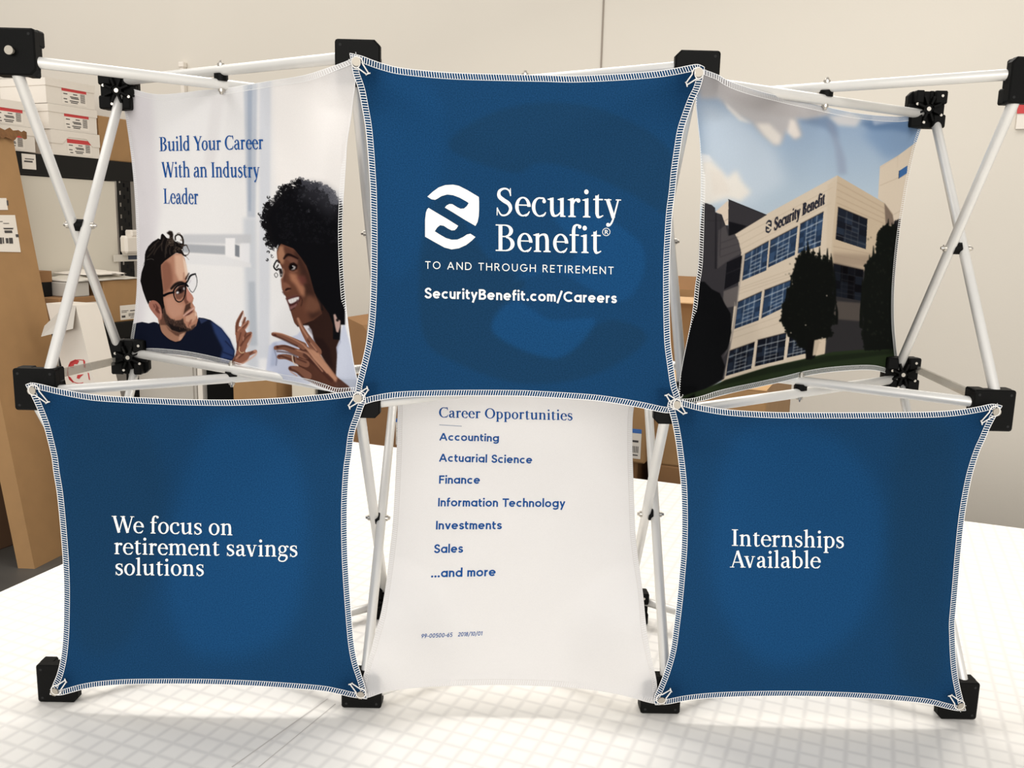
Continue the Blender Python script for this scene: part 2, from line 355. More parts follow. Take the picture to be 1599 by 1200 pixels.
    put('C', 0.62, ring(0.34,C/2,0.34,C/2+0.012,S2,hr,62,298), vcurve([(0.46,0.025),(0.55,0.07),(0.61,0.19)],[hr*1.5,hr*1.3,hr*.6]), vcurve([(0.48,0.675),(0.55,0.63),(0.585,0.52)],[hr*1.3,hr*1.5,hr*.8]), poly((0.57,0.49),(0.595,0.49),(0.59,0.7),(0.57,0.7)))
    put('O', 0.70, ring(0.35,C/2,0.35,C/2+0.012,S2,hr))
    put('S', 0.50, vcurve([(0.42,0.52),(0.37,0.645),(0.245,0.685),(0.11,0.62),(0.10,0.49),(0.22,0.39),(0.37,0.30),(0.42,0.165),(0.32,0.03),(0.16,0.015),(0.05,0.175)],[hr*.7,hr*1.1,hr*1.2,S2*.7,S2*.95,S2,S2*.95,S2*.8,hr*1.3,hr*1.1,hr*.7]), poly((0.405,0.5),(0.435,0.5),(0.425,0.70),(0.405,0.70)), poly((0.03,0),(0.05,0),(0.065,0.2),(0.03,0.2)))
    put('W', 0.95, ln((0.1,C),(0.3,-0.005),S2), ln((0.48,C),(0.3,0),hr*1.15), ln((0.46,C),(0.67,-0.005),S2), ln((0.86,C),(0.67,0),hr*1.15), ser(0.1,C,0.105), ser(0.46,C,0.10), ser(0.86,C,0.085))
    put('Y', 0.62, ln((0.11,C),(0.33,0.3),S2), ln((0.54,C),(0.345,0.31),hr*1.15), poly((0.325-S2/2,0),(0.325+S2/2,0),(0.325+S2/2,0.34),(0.325-S2/2,0.34)), poly((0.2,0),(0.45,0),(0.45,0.03),(0.2,0.03)), ser(0.1,C,0.105), ser(0.54,C,0.085))
    put(' ', 0.2)
    return F

SERIF = serif_font(0.098, 0.038); SERIF_DARK = serif_font(0.118, 0.05); SERIF_BOLD = serif_font(0.15, 0.085); SANS = sans_font(0.11); SANS_LIGHT = sans_font(0.082); SANS_BOLD = sans_font(0.126)
KERN = {('W','e'):-0.08,('Y','o'):-0.09,('A','v'):-0.08,('W','i'):-0.03,('a','v'):-0.02,('r','e'):-0.02,('r','y'):-0.0,('t','y'):-0.02,('f','o'):-0.02,('f','i'):-0.02,('v','e'):-0.02,('r','c'):-.02,('T','e'):-.06}
def text_polys(txt, font, p0, p1, cap, track=0.06, lean=0.0, up=None):
    """polygons (photo pixels) of a line of text whose baseline runs p0..p1 and whose capitals are cap tall"""
    x = 0.0; gl = []
    for i, ch in enumerate(txt):
        adv, g = font[ch]; gl.append((x, g))
        x += adv + track + (KERN.get((ch, txt[i+1]), 0) if i+1 < len(txt) else 0)
    tot = x - track
    p0 = np.array(p0, float); p1 = np.array(p1, float); e = (p1-p0)/tot
    up = np.array((lean*cap, -cap) if up is None else up, float)/0.7
    out = []
    for gx, g in gl:
        for P in g: out.append([p0+e*(gx+q[0])+up*q[1] for q in P])
    return out
LOGO_UP = [(122,210),(160,175),(200,146),(245,130),(300,127),(340,135),(400,165),(478,212),(480,240),(480,300),(478,345),(470,385),(455,413),(380,370),(300,320),(243,286),(255,271),(275,261),(295,262),(330,284),(352,294),(376,292),(395,276),(408,255),(395,245),(345,217),(300,200),(260,195),(220,206),(190,225),(175,232),(150,228)]
LOGO_DN = [(130,288),(180,318),(260,365),(335,412),(325,430),(310,443),(290,444),(265,432),(235,412),(210,408),(190,424),(173,450),(200,468),(250,497),(290,509),(330,508),(370,490),(395,473),(420,467),(455,490),(430,515),(390,546),(340,568),(290,576),(240,563),(180,530),(106,488),(106,440),(106,370),(112,320),(120,298)]
def to_px(P):
    c = (np.asarray(P) - CAM) @ CR.T
    return np.stack([799.5 + FPX*c[..., 0]/c[..., 2], 600 + FPX*c[..., 1]/c[..., 2]], -1)

M_black = mat('black_plastic', rgb(9, 9, 8), 0.55, bump=0.12, bscale=900, spec=0.1)
M_hole = mat('hole_shade', rgb(8, 8, 8), 0.8)
M_alu = mat('satin_aluminium', rgb(222, 220, 215), 0.42, 0.35, noise=0.04, nscale=30)
M_steel = mat('nickel_steel', rgb(196, 190, 180), 0.3, 0.9)
M_pin = mat('brushed_pin', rgb(165, 158, 146), 0.5, 0.5)
M_thread = mat('white_thread', rgb(234, 234, 233), 0.8)
M_thread2 = mat('pale_thread', rgb(212, 209, 206), 0.9)
M_cord = mat('white_cord', rgb(228, 226, 222), 0.7)
M_bar = bpy.data.materials.new('clear_plastic'); M_bar.use_nodes = True
_nt = M_bar.node_tree; _nt.nodes.clear()
_o = _nt.nodes.new('ShaderNodeOutputMaterial'); _mx = _nt.nodes.new('ShaderNodeMixShader'); _mx.inputs[0].default_value = 0.42
_t = _nt.nodes.new('ShaderNodeBsdfTransparent'); _t.inputs[0].default_value = (0.86, 0.85, 0.82, 1)
_g = _nt.nodes.new('ShaderNodeBsdfPrincipled'); _g.inputs['Base Color'].default_value = rgb(190, 186, 178); _g.inputs['Roughness'].default_value = 0.15
_nt.links.new(_t.outputs[0], _mx.inputs[1]); _nt.links.new(_g.outputs[0], _mx.inputs[2]); _nt.links.new(_mx.outputs[0], _o.inputs[0])

# ---------------------------------------------------------------- display frame
SP = 0.37; HB = 0.0245; YB = 0.276; YI = 0.252
FRO = np.array([0.555, 0.138, 0.0])
frame = thing('display_frame', 'pop-up tabletop display frame of silver scissor tubes with black plastic corner hubs', 'frame', FRO)
pin_px = {(0,2):(19,80),(1,2):(558,98),(2,2):(1089,115),(3,2):(1613,125),(0,1):(54,609),(1,1):(560,621),(2,1):(1055,631),(3,1):(1552,642),
          (0,0):(89,1077),(1,0):(564,1082),(2,0):(1032,1091),(3,0):(1497,1100)}
PIN = {k: on_y(v[0], v[1], 0.0) for k, v in pin_px.items()}
HF = {}; HBK = {}
back_px = {(0,2):(181,141),(3,2):(1451,170),(0,1):(199,559),(3,1):(1411,586)}
for i in range(4):
    for j in range(3):
        c = PIN[(i, j)].copy()
        if j == 0: c[2] = HB + 0.0005
        HF[(i, j)] = c
        b = on_y(*back_px[(i, j)], YI) if (i, j) in back_px else np.array([i*SP, YI, 0.021+j*SP])
        if j == 0: b[2] = HB + 0.0005
        HBK[(i, j)] = b

def hub(c, side, cut, detail):
    """side -1: outer face towards the viewer; +1: outer face towards the wall"""
    yo = 0.0 if side < 0 else YB; s = -side
    Y = lambda d: yo + s*d
    h = HB; r = 0.003; k = 0.006
    out = []
    for q, (sx, sz) in enumerate([(1,1),(-1,1),(-1,-1),(1,-1)]):
        rr = k if q == cut else r
        a, b = (sx*h, sz*(h-rr)), (sx*(h-rr), sz*h)
        m = (sx*(h-rr*0.3), sz*(h-rr*0.3))
        seq = [a, b] if q == cut else [a, m, b]
        out += seq if q in (0, 2) else seq[::-1]
    n = len(out); mb = MB(); v = []
    for d, ins in ((0, 0.93), (0.0015, 1.0), (0.0105, 1.0)):
        v += [(c[0]+x*ins, Y(d), c[2]+z*ins) for x, z in out]
    f = [tuple(range(n)), tuple(range(3*n-1, 2*n-1, -1))]
    for g in range(2): f += [(g*n+a, g*n+(a+1)%n, (g+1)*n+(a+1)%n, (g+1)*n+a) for a in range(n)]
    mb.add(v, f)
    B = lambda x0, x1, z0, z1, d0, d1, bev=0.0, mi=0: mb.box((c[0]+x0, min(Y(d0),Y(d1)), c[2]+z0), (c[0]+x1, max(Y(d0),Y(d1)), c[2]+z1), mi, bev)
    w = 0.0072
    for q, (sx, sz) in enumerate([(1,1),(-1,1),(-1,-1),(1,-1)]):
        xs = sorted((sx*w, sx*h)); zs = sorted((sz*w, sz*h))
        if q == cut: xs = sorted((sx*w, sx*(h-0.006)))
        B(xs[0], xs[1], zs[0], zs[1], 0.009, 0.024, 0.0018)
        # lug reaching round the slot, as on a pinwheel
        if detail and (q % 2) == 0: B(*sorted((sx*0.003, sx*w)), *sorted((sz*0.014, sz*h)), 0.009, 0.018)
    B(-h+0.0005, h-0.0005, -w, w, 0.009, 0.0165); B(-w, w, -h+0.0005, h-0.0005, 0.009, 0.0165)
    if detail:
        for q in range(8):
            a = math.radians(22.5+45*q)
            Mx = Matrix.Translation((c[0], 0, c[2])) @ Matrix.Rotation(a, 4, 'Y')
            mb.box((0.0065, min(Y(0.009), Y(0.0255)), -0.0013), (0.0175, max(Y(0.009), Y(0.0255)), 0.0013), 0, 0, Mx)
    mb.tube((c[0], Y(0.009), c[2]), (c[0], Y(0.0225), c[2]), 0.0062, 14)
    for sx, sz in ((-1,1),(1,1),(-1,-1),(1,-1)):
        if (sx, sz) == [(1,1),(-1,1),(-1,-1),(1,-1)][cut]: continue
        mb.tube((c[0]+sx*0.0185, Y(-0.0001), c[2]+sz*0.0185), (c[0]+sx*0.0185, Y(0.0006), c[2]+sz*0.0185), 0.0016, 10, 1)  # dark discs for corner holes, inner shade put into the colour
    o = mb.build('hub', [M_black, M_hole], frame, FRO)
    pc = c.copy()
    if c[2] < 0.1 and side < 0: pc = PIN_OF[id(c)]
    p = MB(); p.tube((pc[0], Y(0.001), pc[2]), (pc[0], Y(-0.0062), pc[2]), 0.0028, 14)
    p.tube((pc[0], Y(-0.0056), pc[2]), (pc[0], Y(-0.0074), pc[2]), 0.0047, 20)
    p.build('pin', M_pin, o, FRO)['label'] = 'round metal pin'
    sc = MB(); sc.tube((c[0], Y(0.022), c[2]), (c[0], Y(0.0238), c[2]), 0.003, 10)
    sc.build('screw', M_steel, o, FRO)
    if detail:
        for dx, dz in ((-0.017,0.006),(0.0165,0.0175),(0.017,-0.008),(-0.006,-0.018)):
            sc = MB(); sc.tube((c[0]+dx, Y(0.0238), c[2]+dz), (c[0]+dx, Y(0.0252), c[2]+dz), 0.0019, 8)
            sc.build('screw', M_steel, o, FRO)
    return o
PIN_OF = {}
CUT = {(0,2):3,(1,2):0,(2,2):1,(3,2):1,(0,1):3,(1,1):3,(2,1):2,(3,1):2,(0,0):3,(1,0):0,(2,0):1,(3,0):2}
for k in HF:
    PIN_OF[id(HF[k])] = PIN[k]
    hub(HF[k], -1, CUT[k], False)
for k in HBK: hub(HBK[k], 1, CUT[k], True)

def yf(x, y): return on_y(x, y, 0.013)
def yb(x, y): return on_y(x, y, YB-0.013)
# ends read off where tubes leave their hubs; the rest sit in the usual slots
END = {('v',0,1,0):(yf(30,122), yb(185,543)), ('v',0,1,1):(yb(187.5,152), yf(79.5,571)),
       ('v',3,1,0):(yf(1581,164), yb(1404,572)), ('v',3,1,1):(yb(1460,187), yf(1552,606)),
       ('v',1,0,0):(yf(563,652), yb(600,920)), ('v',1,0,1):(yb(613.5,634), yf(573,1036)),
       ('v',2,0,0):(yf(1036.6,663), yb(991,890)), ('v',2,0,1):(yb(1013,640), yf(1038,1044)),
       ('h',0,2,0):(yf(68,99), None), ('h',0,2,1):(yb(193,126), yf(522,92)),
       ('h',2,2,1):(None, yf(1571,117)), ('h',2,2,0):(None, yb(1438,178)),
       ('h',0,1,0):(yf(104,609), None), ('h',0,1,1):(yb(213,552), None),
       ('h',2,1,1):(None, yf(1511,627)), ('h',2,1,0):(None, yb(1394,593))}
TR = 0.0063
def scissor(kind, i, j):
    tubes = []
    for m in (0, 1):
        if kind == 'v':      # m 0: front above to back below; 1: back above to front below
            hi, lo = (HF, HBK) if m == 0 else (HBK, HF)
            a = hi[(i, j+1)] + np.array([(-0.004, 0.005)[m], 0, -0.021]); b = lo[(i, j)] + np.array([(-0.009, 0.009)[m], 0, 0.021])
        else:                # m 0: front left to back right (lower); 1: back left to front right (upper)
            lf, rt = (HF, HBK) if m == 0 else (HBK, HF)
            dz = (-0.008, 0.008)[m]
            a = lf[(i, j)] + np.array([0.021, 0, dz]); b = rt[(i+1, j)] + np.array([-0.021, 0, dz])
        a[1] = 0.013 if (m == 0) else YB-0.013
        b[1] = YB-0.013 if (m == 0) else 0.013
        e = END.get((kind, i, j, m), (None, None))
        a = a if e[0] is None else e[0]; b = b if e[1] is None else e[1]
        d = (b-a)/np.linalg.norm(b-a)
        tubes.append((a-d*0.009, b+d*0.009))
    objs = []
    for a, b in tubes:
        mb = MB(); mb.tube(a, b, TR, 20, dome=0.004); objs.append(mb.build('tube', M_alu, frame, FRO))
    # pivot where the two tubes pass each other
    (a0, b0), (a1, b1) = tubes
    mid0, mid1 = (a0+b0)/2, (a1+b1)/2
    d0 = (b0-a0)/np.linalg.norm(b0-a0); d1 = (b1-a1)/np.linalg.norm(b1-a1)
    nn = np.cross(d0, d1); nn /= np.linalg.norm(nn)
    A = np.stack([d0, -d1, nn], 1); t = np.linalg.solve(A, a1-a0)
    q0 = a0+d0*t[0]; q1 = a1+d1*t[1]
    g = q1-q0; L = np.linalg.norm(g); ax = g/L if L > 1e-5 else nn
    sp = MB(); mid = (q0+q1)/2; gap = max(0.006, L-2*TR+0.005)
    sp.tube(mid-ax*gap/2, mid+ax*gap/2, 0.0086, 6)
    sp.build('pivot_spacer', M_black, objs[0], FRO)
    for q, s, o in ((q0, -1, objs[0]), (q1, 1, objs[1])):
        bt = MB(); bt.tube(q+ax*s*(TR-0.001), q+ax*s*(TR+0.0022), 0.0042, 12); bt.tube(q+ax*s*(TR+0.002), q+ax*s*(TR+0.0055), 0.0031, 10, r2=0.0018)
        bt.build('pivot_bolt', M_steel, o, FRO)
for j in range(3):
    for i in range(3): scissor('h', i, j)
for i in range(4):
    for j in range(2): scissor('v', i, j)
for i in range(4):
    a = HF[(i,1)] + np.array([0.019 if i < 2 else -0.019, 0.02, 0.016]); b = HBK[(i,1)] + np.array([-0.021 if i < 2 else 0.021, 0.004, -0.006 if i < 2 else 0.008])
    mb = MB()
    d = b-a; d /= np.linalg.norm(d); sx = np.cross(d, [0,0,1.0]); sx /= np.linalg.norm(sx); up = np.cross(sx, d)
    pts = [a+sx*0.002+up*0.005, a+sx*0.002-up*0.005, a-sx*0.002-up*0.005, a-sx*0.002+up*0.005]
    mb.prism(pts, (0,0,0), b-a)
    mb.build('locking_bar', M_bar, frame, FRO)['label'] = 'clear plastic locking bar'

# ---------------------------------------------------------------- fabric panels
class Panel:
    def __init__(s, name, label, p0, nrm, top, right, bottom, left, nx, ny, material, canvas=None, attr='print', wrap=(), stitch=None):
        s.thread = stitch or M_thread
        s.wrap = [HF[k] for k in wrap]
        s.p0 = np.array(p0, float); nr = np.array(nrm, float); s.n = nr/np.linalg.norm(nr)
        P = lambda q: on_plane(q[0], q[1], s.p0, s.n)
        def resample(px, n):
            c = np.array(cmr([P(q) for q in px], 10)); d = np.r_[0, np.cumsum(np.linalg.norm(np.diff(c, axis=0), axis=1))]
            t = np.linspace(0, d[-1], n+1); return np.stack([np.interp(t, d, c[:, k]) for k in range(3)], 1)
        T, B, L, R = resample(top, nx), resample(bottom, nx), resample(left, ny), resample(right, ny)
        u = np.linspace(0, 1, nx+1)[None, :, None]; v = np.linspace(0, 1, ny+1)[:, None, None]
        G = (1-v)*T[None]+v*B[None]+(1-u)*L[:, None]+u*R[:, None]-((1-u)*(1-v)*T[0]+u*(1-v)*T[-1]+(1-u)*v*B[0]+u*v*B[-1])
        s.edges = tuple(s.drape(E) for E in (T, R, B, L)); G = s.drape(G).reshape(G.shape)
        s.c = G.reshape(-1, 3).mean(0)
        me = bpy.data.meshes.new(name); nv = (nx+1)*(ny+1)
        me.vertices.add(nv); me.vertices.foreach_set('co', (G.reshape(-1, 3)-s.c).ravel())
        ii = np.arange(ny)[:, None]*(nx+1)+np.arange(nx)[None]
        quads = np.stack([ii, ii+nx+1, ii+nx+2, ii+1], -1).reshape(-1, 4)
        nf = len(quads); me.loops.add(nf*4); me.loops.foreach_set('vertex_index', quads.ravel().astype(np.int32))
        me.polygons.add(nf); me.polygons.foreach_set('loop_start', np.arange(0, nf*4, 4, dtype=np.int32)); me.polygons.foreach_set('loop_total', np.full(nf, 4, dtype=np.int32))
        me.update(calc_edges=True); me.polygons.foreach_set('use_smooth', np.ones(nf, dtype=bool))
        if canvas is not None:
            col = canvas.sample(to_px(G.reshape(-1, 3)))
            ca = me.color_attributes.new(attr, 'FLOAT_COLOR', 'POINT')
            ca.data.foreach_set('color', np.c_[col, np.ones(nv)].astype(np.float32).ravel())
        me.materials.append(material); me.validate()
        s.o = bpy.data.objects.new(name, me); COL.objects.link(s.o); s.o.location = tuple(s.c)
        tag(s.o, label, 'banner panel')
        s.hem()
    def drape(s, P):
        """the slanted panels are pulled over the front face of the hub they hang on before running back"""
        P = np.array(P, float).reshape(-1, 3)
        for h in s.wrap:
            d = np.hypot(np.maximum(np.abs(P[:, 0]-h[0])-HB, 0), np.maximum(np.abs(P[:, 2]-h[2])-HB, 0))
            w = np.clip(1-(d-0.001)/0.11, 0, 1); w = w*w*(3-2*w)
            k = (-0.0012-CAM[1])/(P[:, 1]-CAM[1])
            Q = CAM+(P-CAM)*k[:, None]
            P = np.where((P[:, 1] > -0.0012)[:, None], P+(Q-P)*w[:, None], P)
        return P
    def at(s, x, y): return s.drape(on_plane(x, y, s.p0, s.n))[0]
    def hem(s):
        cen = s.c; mb = MB(); off = s.n*(-0.00045 if s.n[1] > 0 else 0.00045)
        for E in s.edges:
            d = np.r_[0, np.cumsum(np.linalg.norm(np.diff(E, axis=0), axis=1))]
            n = int(d[-1]/0.0028); t = np.linspace(0, d[-1], n+1)
            Q = np.stack([np.interp(t, d, E[:, k]) for k in range(3)], 1)
            tg = np.gradient(Q, axis=0); tg /= np.linalg.norm(tg, axis=1)[:, None]
            I = np.cross(tg, s.n); I[((cen-Q)*I).sum(1) < 0] *= -1
            if ((cen-Q[n//2])*I[n//2]).sum() < 0: I = -I
            def band(a, b, lift):
                v = [Q[k]+I[k]*a+off*lift for k in range(n+1)]+[Q[k]+I[k]*b+off*lift for k in range(n+1)]
                mb.add(v, [(k, k+1, n+2+k, n+1+k) for k in range(n)])
            band(-0.0002, 0.0005, 1.0); band(0.0064, 0.0069, 1.0)
            for k in range(1, n-1):
                wv = tg[k]*0.0004; a = Q[k]+I[k]*0.0006+off*0.7; b = Q[k]+tg[k]*0.0015+I[k]*0.0068+off*1.3
                mb.add([a-wv, a+wv, b+wv, b-wv], [(0, 1, 2, 3)])
        mb.build('hem_stitching', s.thread, s.o, s.c)
    def letters(s, polys, material, name='lettering', label=None):
        off = s.n*(-0.0005 if s.n[1] > 0 else 0.0005); mb = MB()
        for i, p in enumerate(polys):
            v = [s.at(q[0], q[1])+off*(1+0.024*(i % 61)) for q in p]
            if len(v) <= 4: mb.add(v, [tuple(range(len(v)))])
            else:
                tri = tessellate_polygon([[Vector((float(q[0]), float(q[1]), 0)) for q in p]])
                mb.add(v, [tuple(t) for t in tri])
        o = mb.build(name, material, s.o, s.c)
        if label: o['label'] = label
        return o
    def loop(s, pin, toward, tail=0.015):
        """white elastic cord round a pin with its two ends running to a knot"""
        ys = -1 if s.n[1] > 0 else 1
        off = s.n*ys*0.0018
        pin = np.array(pin); pc = on_plane(*to_px(pin), s.p0, s.n)+off
        t = np.array(toward, float)-pc; t -= s.n*np.dot(t, s.n); t /= np.linalg.norm(t); w = np.cross(s.n, t)
        mb = MB()
        pts = [pc+t*0.006*math.cos(a)+w*0.006*math.sin(a) for a in np.linspace(0.6, 2*math.pi-0.6, 16)]
        k1 = pc+t*tail; mb.path([k1+w*0.0012]+pts+[k1-w*0.0012], 0.0008, 6)
        mb.path([k1-w*0.0028+t*0.0016, k1, k1+w*0.0024-t*0.0004], 0.0008, 6)
        mb.build('cord_loop', M_cord, s.o, s.c)

BL = cloth_mat('blue_polyester', rgb(24, 76, 126), trans=0.34, weave=0.10)
WH = cloth_mat('white_polyester', rgb(234, 233, 233), trans=0.5, weave=0.015, wrinkle=0.006)
INK_W = mat('white_ink', rgb(236, 236, 230), 0.9, spec=0.1)
INK_B = mat('blue_ink', rgb(22, 74, 138), 0.9, spec=0.1)
INK_G = mat('grey_ink', rgb(150, 158, 172), 0.8)
PRINT = cloth_mat('photo_print', attr='print', trans=0.40, weave=0.02)
PRINT_BL = cloth_mat('blue_tonal_print', attr='print', trans=0.45, weave=0.22)
YN = (0, 1.0, 0)
# ---------------------------------------------------------------- the pictures printed on the cloth
class Canvas:
    """a small painter; positions are photo pixels, colours 0-255"""
    def __init__(s, x0, y0, x1, y1, S=2.0):
        s.x0, s.y0, s.S = x0, y0, S; s.w = int((x1-x0)*S); s.h = int((y1-y0)*S)
        s.a = np.zeros((s.h, s.w, 3)) + 230.0
        s.X = x0+(np.arange(s.w)+0.5)/S; s.Y = y0+(np.arange(s.h)+0.5)/S
    def _blur(s, m, px):
        r = max(1, int(px*s.S*0.6))
        for _ in range(2):
            for ax in (0, 1):
                p = np.pad(m, [(r+1, r) if k == ax else (0, 0) for k in (0, 1)], mode='edge')
                c = np.cumsum(p, axis=ax)
                m = (np.take(c, range(2*r+1, c.shape[ax]), ax)-np.take(c, range(0, c.shape[ax]-2*r-1), ax))/(2*r+1)
        return m
    def mask(s, pts, blur=0.0):
        P = np.array(pts, float); pad = blur*3+1.5
        i0 = max(0, int((P[:,0].min()-pad-s.x0)*s.S)); i1 = min(s.w, int((P[:,0].max()+pad-s.x0)*s.S)+1)
        j0 = max(0, int((P[:,1].min()-pad-s.y0)*s.S)); j1 = min(s.h, int((P[:,1].max()+pad-s.y0)*s.S)+1)
        if i1 <= i0 or j1 <= j0: return None
        acc = 0; k = 2
        for a in range(k):
            for b in range(k):
                xs = s.X[i0:i1]+((a+.5)/k-.5)/s.S; ys = s.Y[j0:j1]+((b+.5)/k-.5)/s.S
                ins = np.zeros((len(ys), len(xs)), bool)
                for (xa, ya), (xb, yb_) in zip(P, np.roll(P, -1, 0)):
                    if ya == yb_: continue
                    hit = (ya > ys) != (yb_ > ys)
                    xc = (xb-xa)*(ys-ya)/(yb_-ya)+xa
                    ins ^= hit[:, None] & (xs[None, :] < xc[:, None])
                acc = acc+ins.astype(float)
        m = acc/(k*k)
        if blur > 0: m = s._blur(m, blur)
        return (i0, i1, j0, j1, m)
    def put(s, mk, col, alpha=1.0):
        if mk is None: return
        i0, i1, j0, j1, m = mk; m = (m*alpha)[..., None]
        s.a[j0:j1, i0:i1] = s.a[j0:j1, i0:i1]*(1-m)+np.array(col, float)*m
    def poly(s, pts, col, alpha=1.0, blur=0.0, smooth=False):
        if smooth: pts = cmr(pts, 6, True)
        s.put(s.mask(pts, blur), col, alpha)
    def line(s, pts, w, col, alpha=1.0, blur=0.0, smooth=True):
        """pen line; w is one width or a width for each point; round ends"""
        w = list(w) if hasattr(w, '__len__') else [w]*len(pts)
        q = [tuple(p)+(ww,) for p, ww in zip(pts, w)]
        q = cmr(q, 6) if smooth and len(q) > 2 else [np.array(v, float) for v in q]
        L = []; Rr = []
        for i in range(len(q)):
            d = q[min(i+1, len(q)-1)][:2]-q[max(i-1, 0)][:2]; d = d/(np.linalg.norm(d)+1e-9); nn = np.array([-d[1], d[0]])
            L.append(q[i][:2]+nn*q[i][2]/2); Rr.append(q[i][:2]-nn*q[i][2]/2)
        d = q[-1][:2]-q[-2][:2]; a = math.atan2(d[1], d[0]); r = q[-1][2]/2
        cap1 = [q[-1][:2]+r*np.array([math.cos(a+t), math.sin(a+t)]) for t in (1.0, 0.5, 0, -0.5, -1.0)]
        d = q[0][:2]-q[1][:2]; a = math.atan2(d[1], d[0]); r = q[0][2]/2
        cap0 = [q[0][:2]+r*np.array([math.cos(a+t), math.sin(a+t)]) for t in (1.0, 0.5, 0, -0.5, -1.0)]
        s.poly(L+cap1+Rr[::-1]+cap0, col, alpha, blur)
    def blob(s, x, y, rx, ry, col, alpha=1.0, blur=0.0, rot=0.0):
        c, n = math.cos(rot), math.sin(rot)
        s.poly([(x+rx*math.cos(t)*c-ry*math.sin(t)*n, y+rx*math.cos(t)*n+ry*math.sin(t)*c) for t in np.linspace(0, 2*math.pi, 21)[:-1]], col, alpha, blur)
    def curl(s, x, y, r, w, col, rng, alpha=1.0):
        a = rng.uniform(0, 6.28); span = rng.uniform(3.2, 5.6)
        s.line([(x+r*math.cos(a+span*t)*(1-.25*t), y+r*math.sin(a+span*t)*(1-.25*t)) for t in np.linspace(0, 1, 7)], w, col, alpha)
    def vgrad(s, stops):
        ys = [q[0] for q in stops]
        for k in range(3): s.a[:, :, k] = np.interp(s.Y, ys, [q[1][k] for q in stops])[:, None]
    def noise(s, amp, seed, cell=1.0):
        r = np.random.RandomState(seed); n = r.normal(0, 1, (int(s.h/(cell*s.S))+3, int(s.w/(cell*s.S))+3))
        jj = (np.arange(s.h)/(cell*s.S)); ii = (np.arange(s.w)/(cell*s.S))
        j = jj.astype(int); i = ii.astype(int); fj = (jj-j)[:, None]; fi = (ii-i)[None]
        v = n[j][:, i]*(1-fj)*(1-fi)+n[j+1][:, i]*fj*(1-fi)+n[j][:, i+1]*(1-fj)*fi+n[j+1][:, i+1]*fj*fi
        return v*amp
    def sample(s, px):
        x = np.clip((px[:, 0]-s.x0)*s.S-.5, 0, s.w-1.001); y = np.clip((px[:, 1]-s.y0)*s.S-.5, 0, s.h-1.001)
        i = x.astype(int); j = y.astype(int); fx = (x-i)[:, None]; fy = (y-j)[:, None]; a = s.a
        c = a[j, i]*(1-fx)*(1-fy)+a[j, i+1]*fx*(1-fy)+a[j+1, i]*(1-fx)*fy+a[j+1, i+1]*fx*fy
        return s2l(np.clip(c, 0, 255)/255.0)

def crop(x0, y0, sc): return lambda *pts: [(x0+p[0]/sc, y0+p[1]/sc) for p in pts]

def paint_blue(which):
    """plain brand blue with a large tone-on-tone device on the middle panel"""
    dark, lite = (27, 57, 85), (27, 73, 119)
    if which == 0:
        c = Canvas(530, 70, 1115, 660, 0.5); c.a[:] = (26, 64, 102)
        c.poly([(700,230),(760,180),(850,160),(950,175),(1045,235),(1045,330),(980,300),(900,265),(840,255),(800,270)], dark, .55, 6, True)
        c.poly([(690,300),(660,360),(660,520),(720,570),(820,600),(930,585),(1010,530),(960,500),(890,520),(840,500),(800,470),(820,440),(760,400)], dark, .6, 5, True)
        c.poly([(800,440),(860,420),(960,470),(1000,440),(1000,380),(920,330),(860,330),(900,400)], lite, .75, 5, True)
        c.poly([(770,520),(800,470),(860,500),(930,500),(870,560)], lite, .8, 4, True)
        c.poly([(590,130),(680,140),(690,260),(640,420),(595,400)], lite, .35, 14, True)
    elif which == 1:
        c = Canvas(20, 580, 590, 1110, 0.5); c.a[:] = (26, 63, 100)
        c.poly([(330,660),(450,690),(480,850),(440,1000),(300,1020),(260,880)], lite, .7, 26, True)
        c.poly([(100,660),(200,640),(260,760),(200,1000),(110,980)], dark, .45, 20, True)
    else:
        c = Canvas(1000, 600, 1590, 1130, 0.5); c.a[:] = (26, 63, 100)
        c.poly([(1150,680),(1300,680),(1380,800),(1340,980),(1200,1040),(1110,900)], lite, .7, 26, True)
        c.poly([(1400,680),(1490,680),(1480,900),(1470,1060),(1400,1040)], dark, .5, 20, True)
    return c

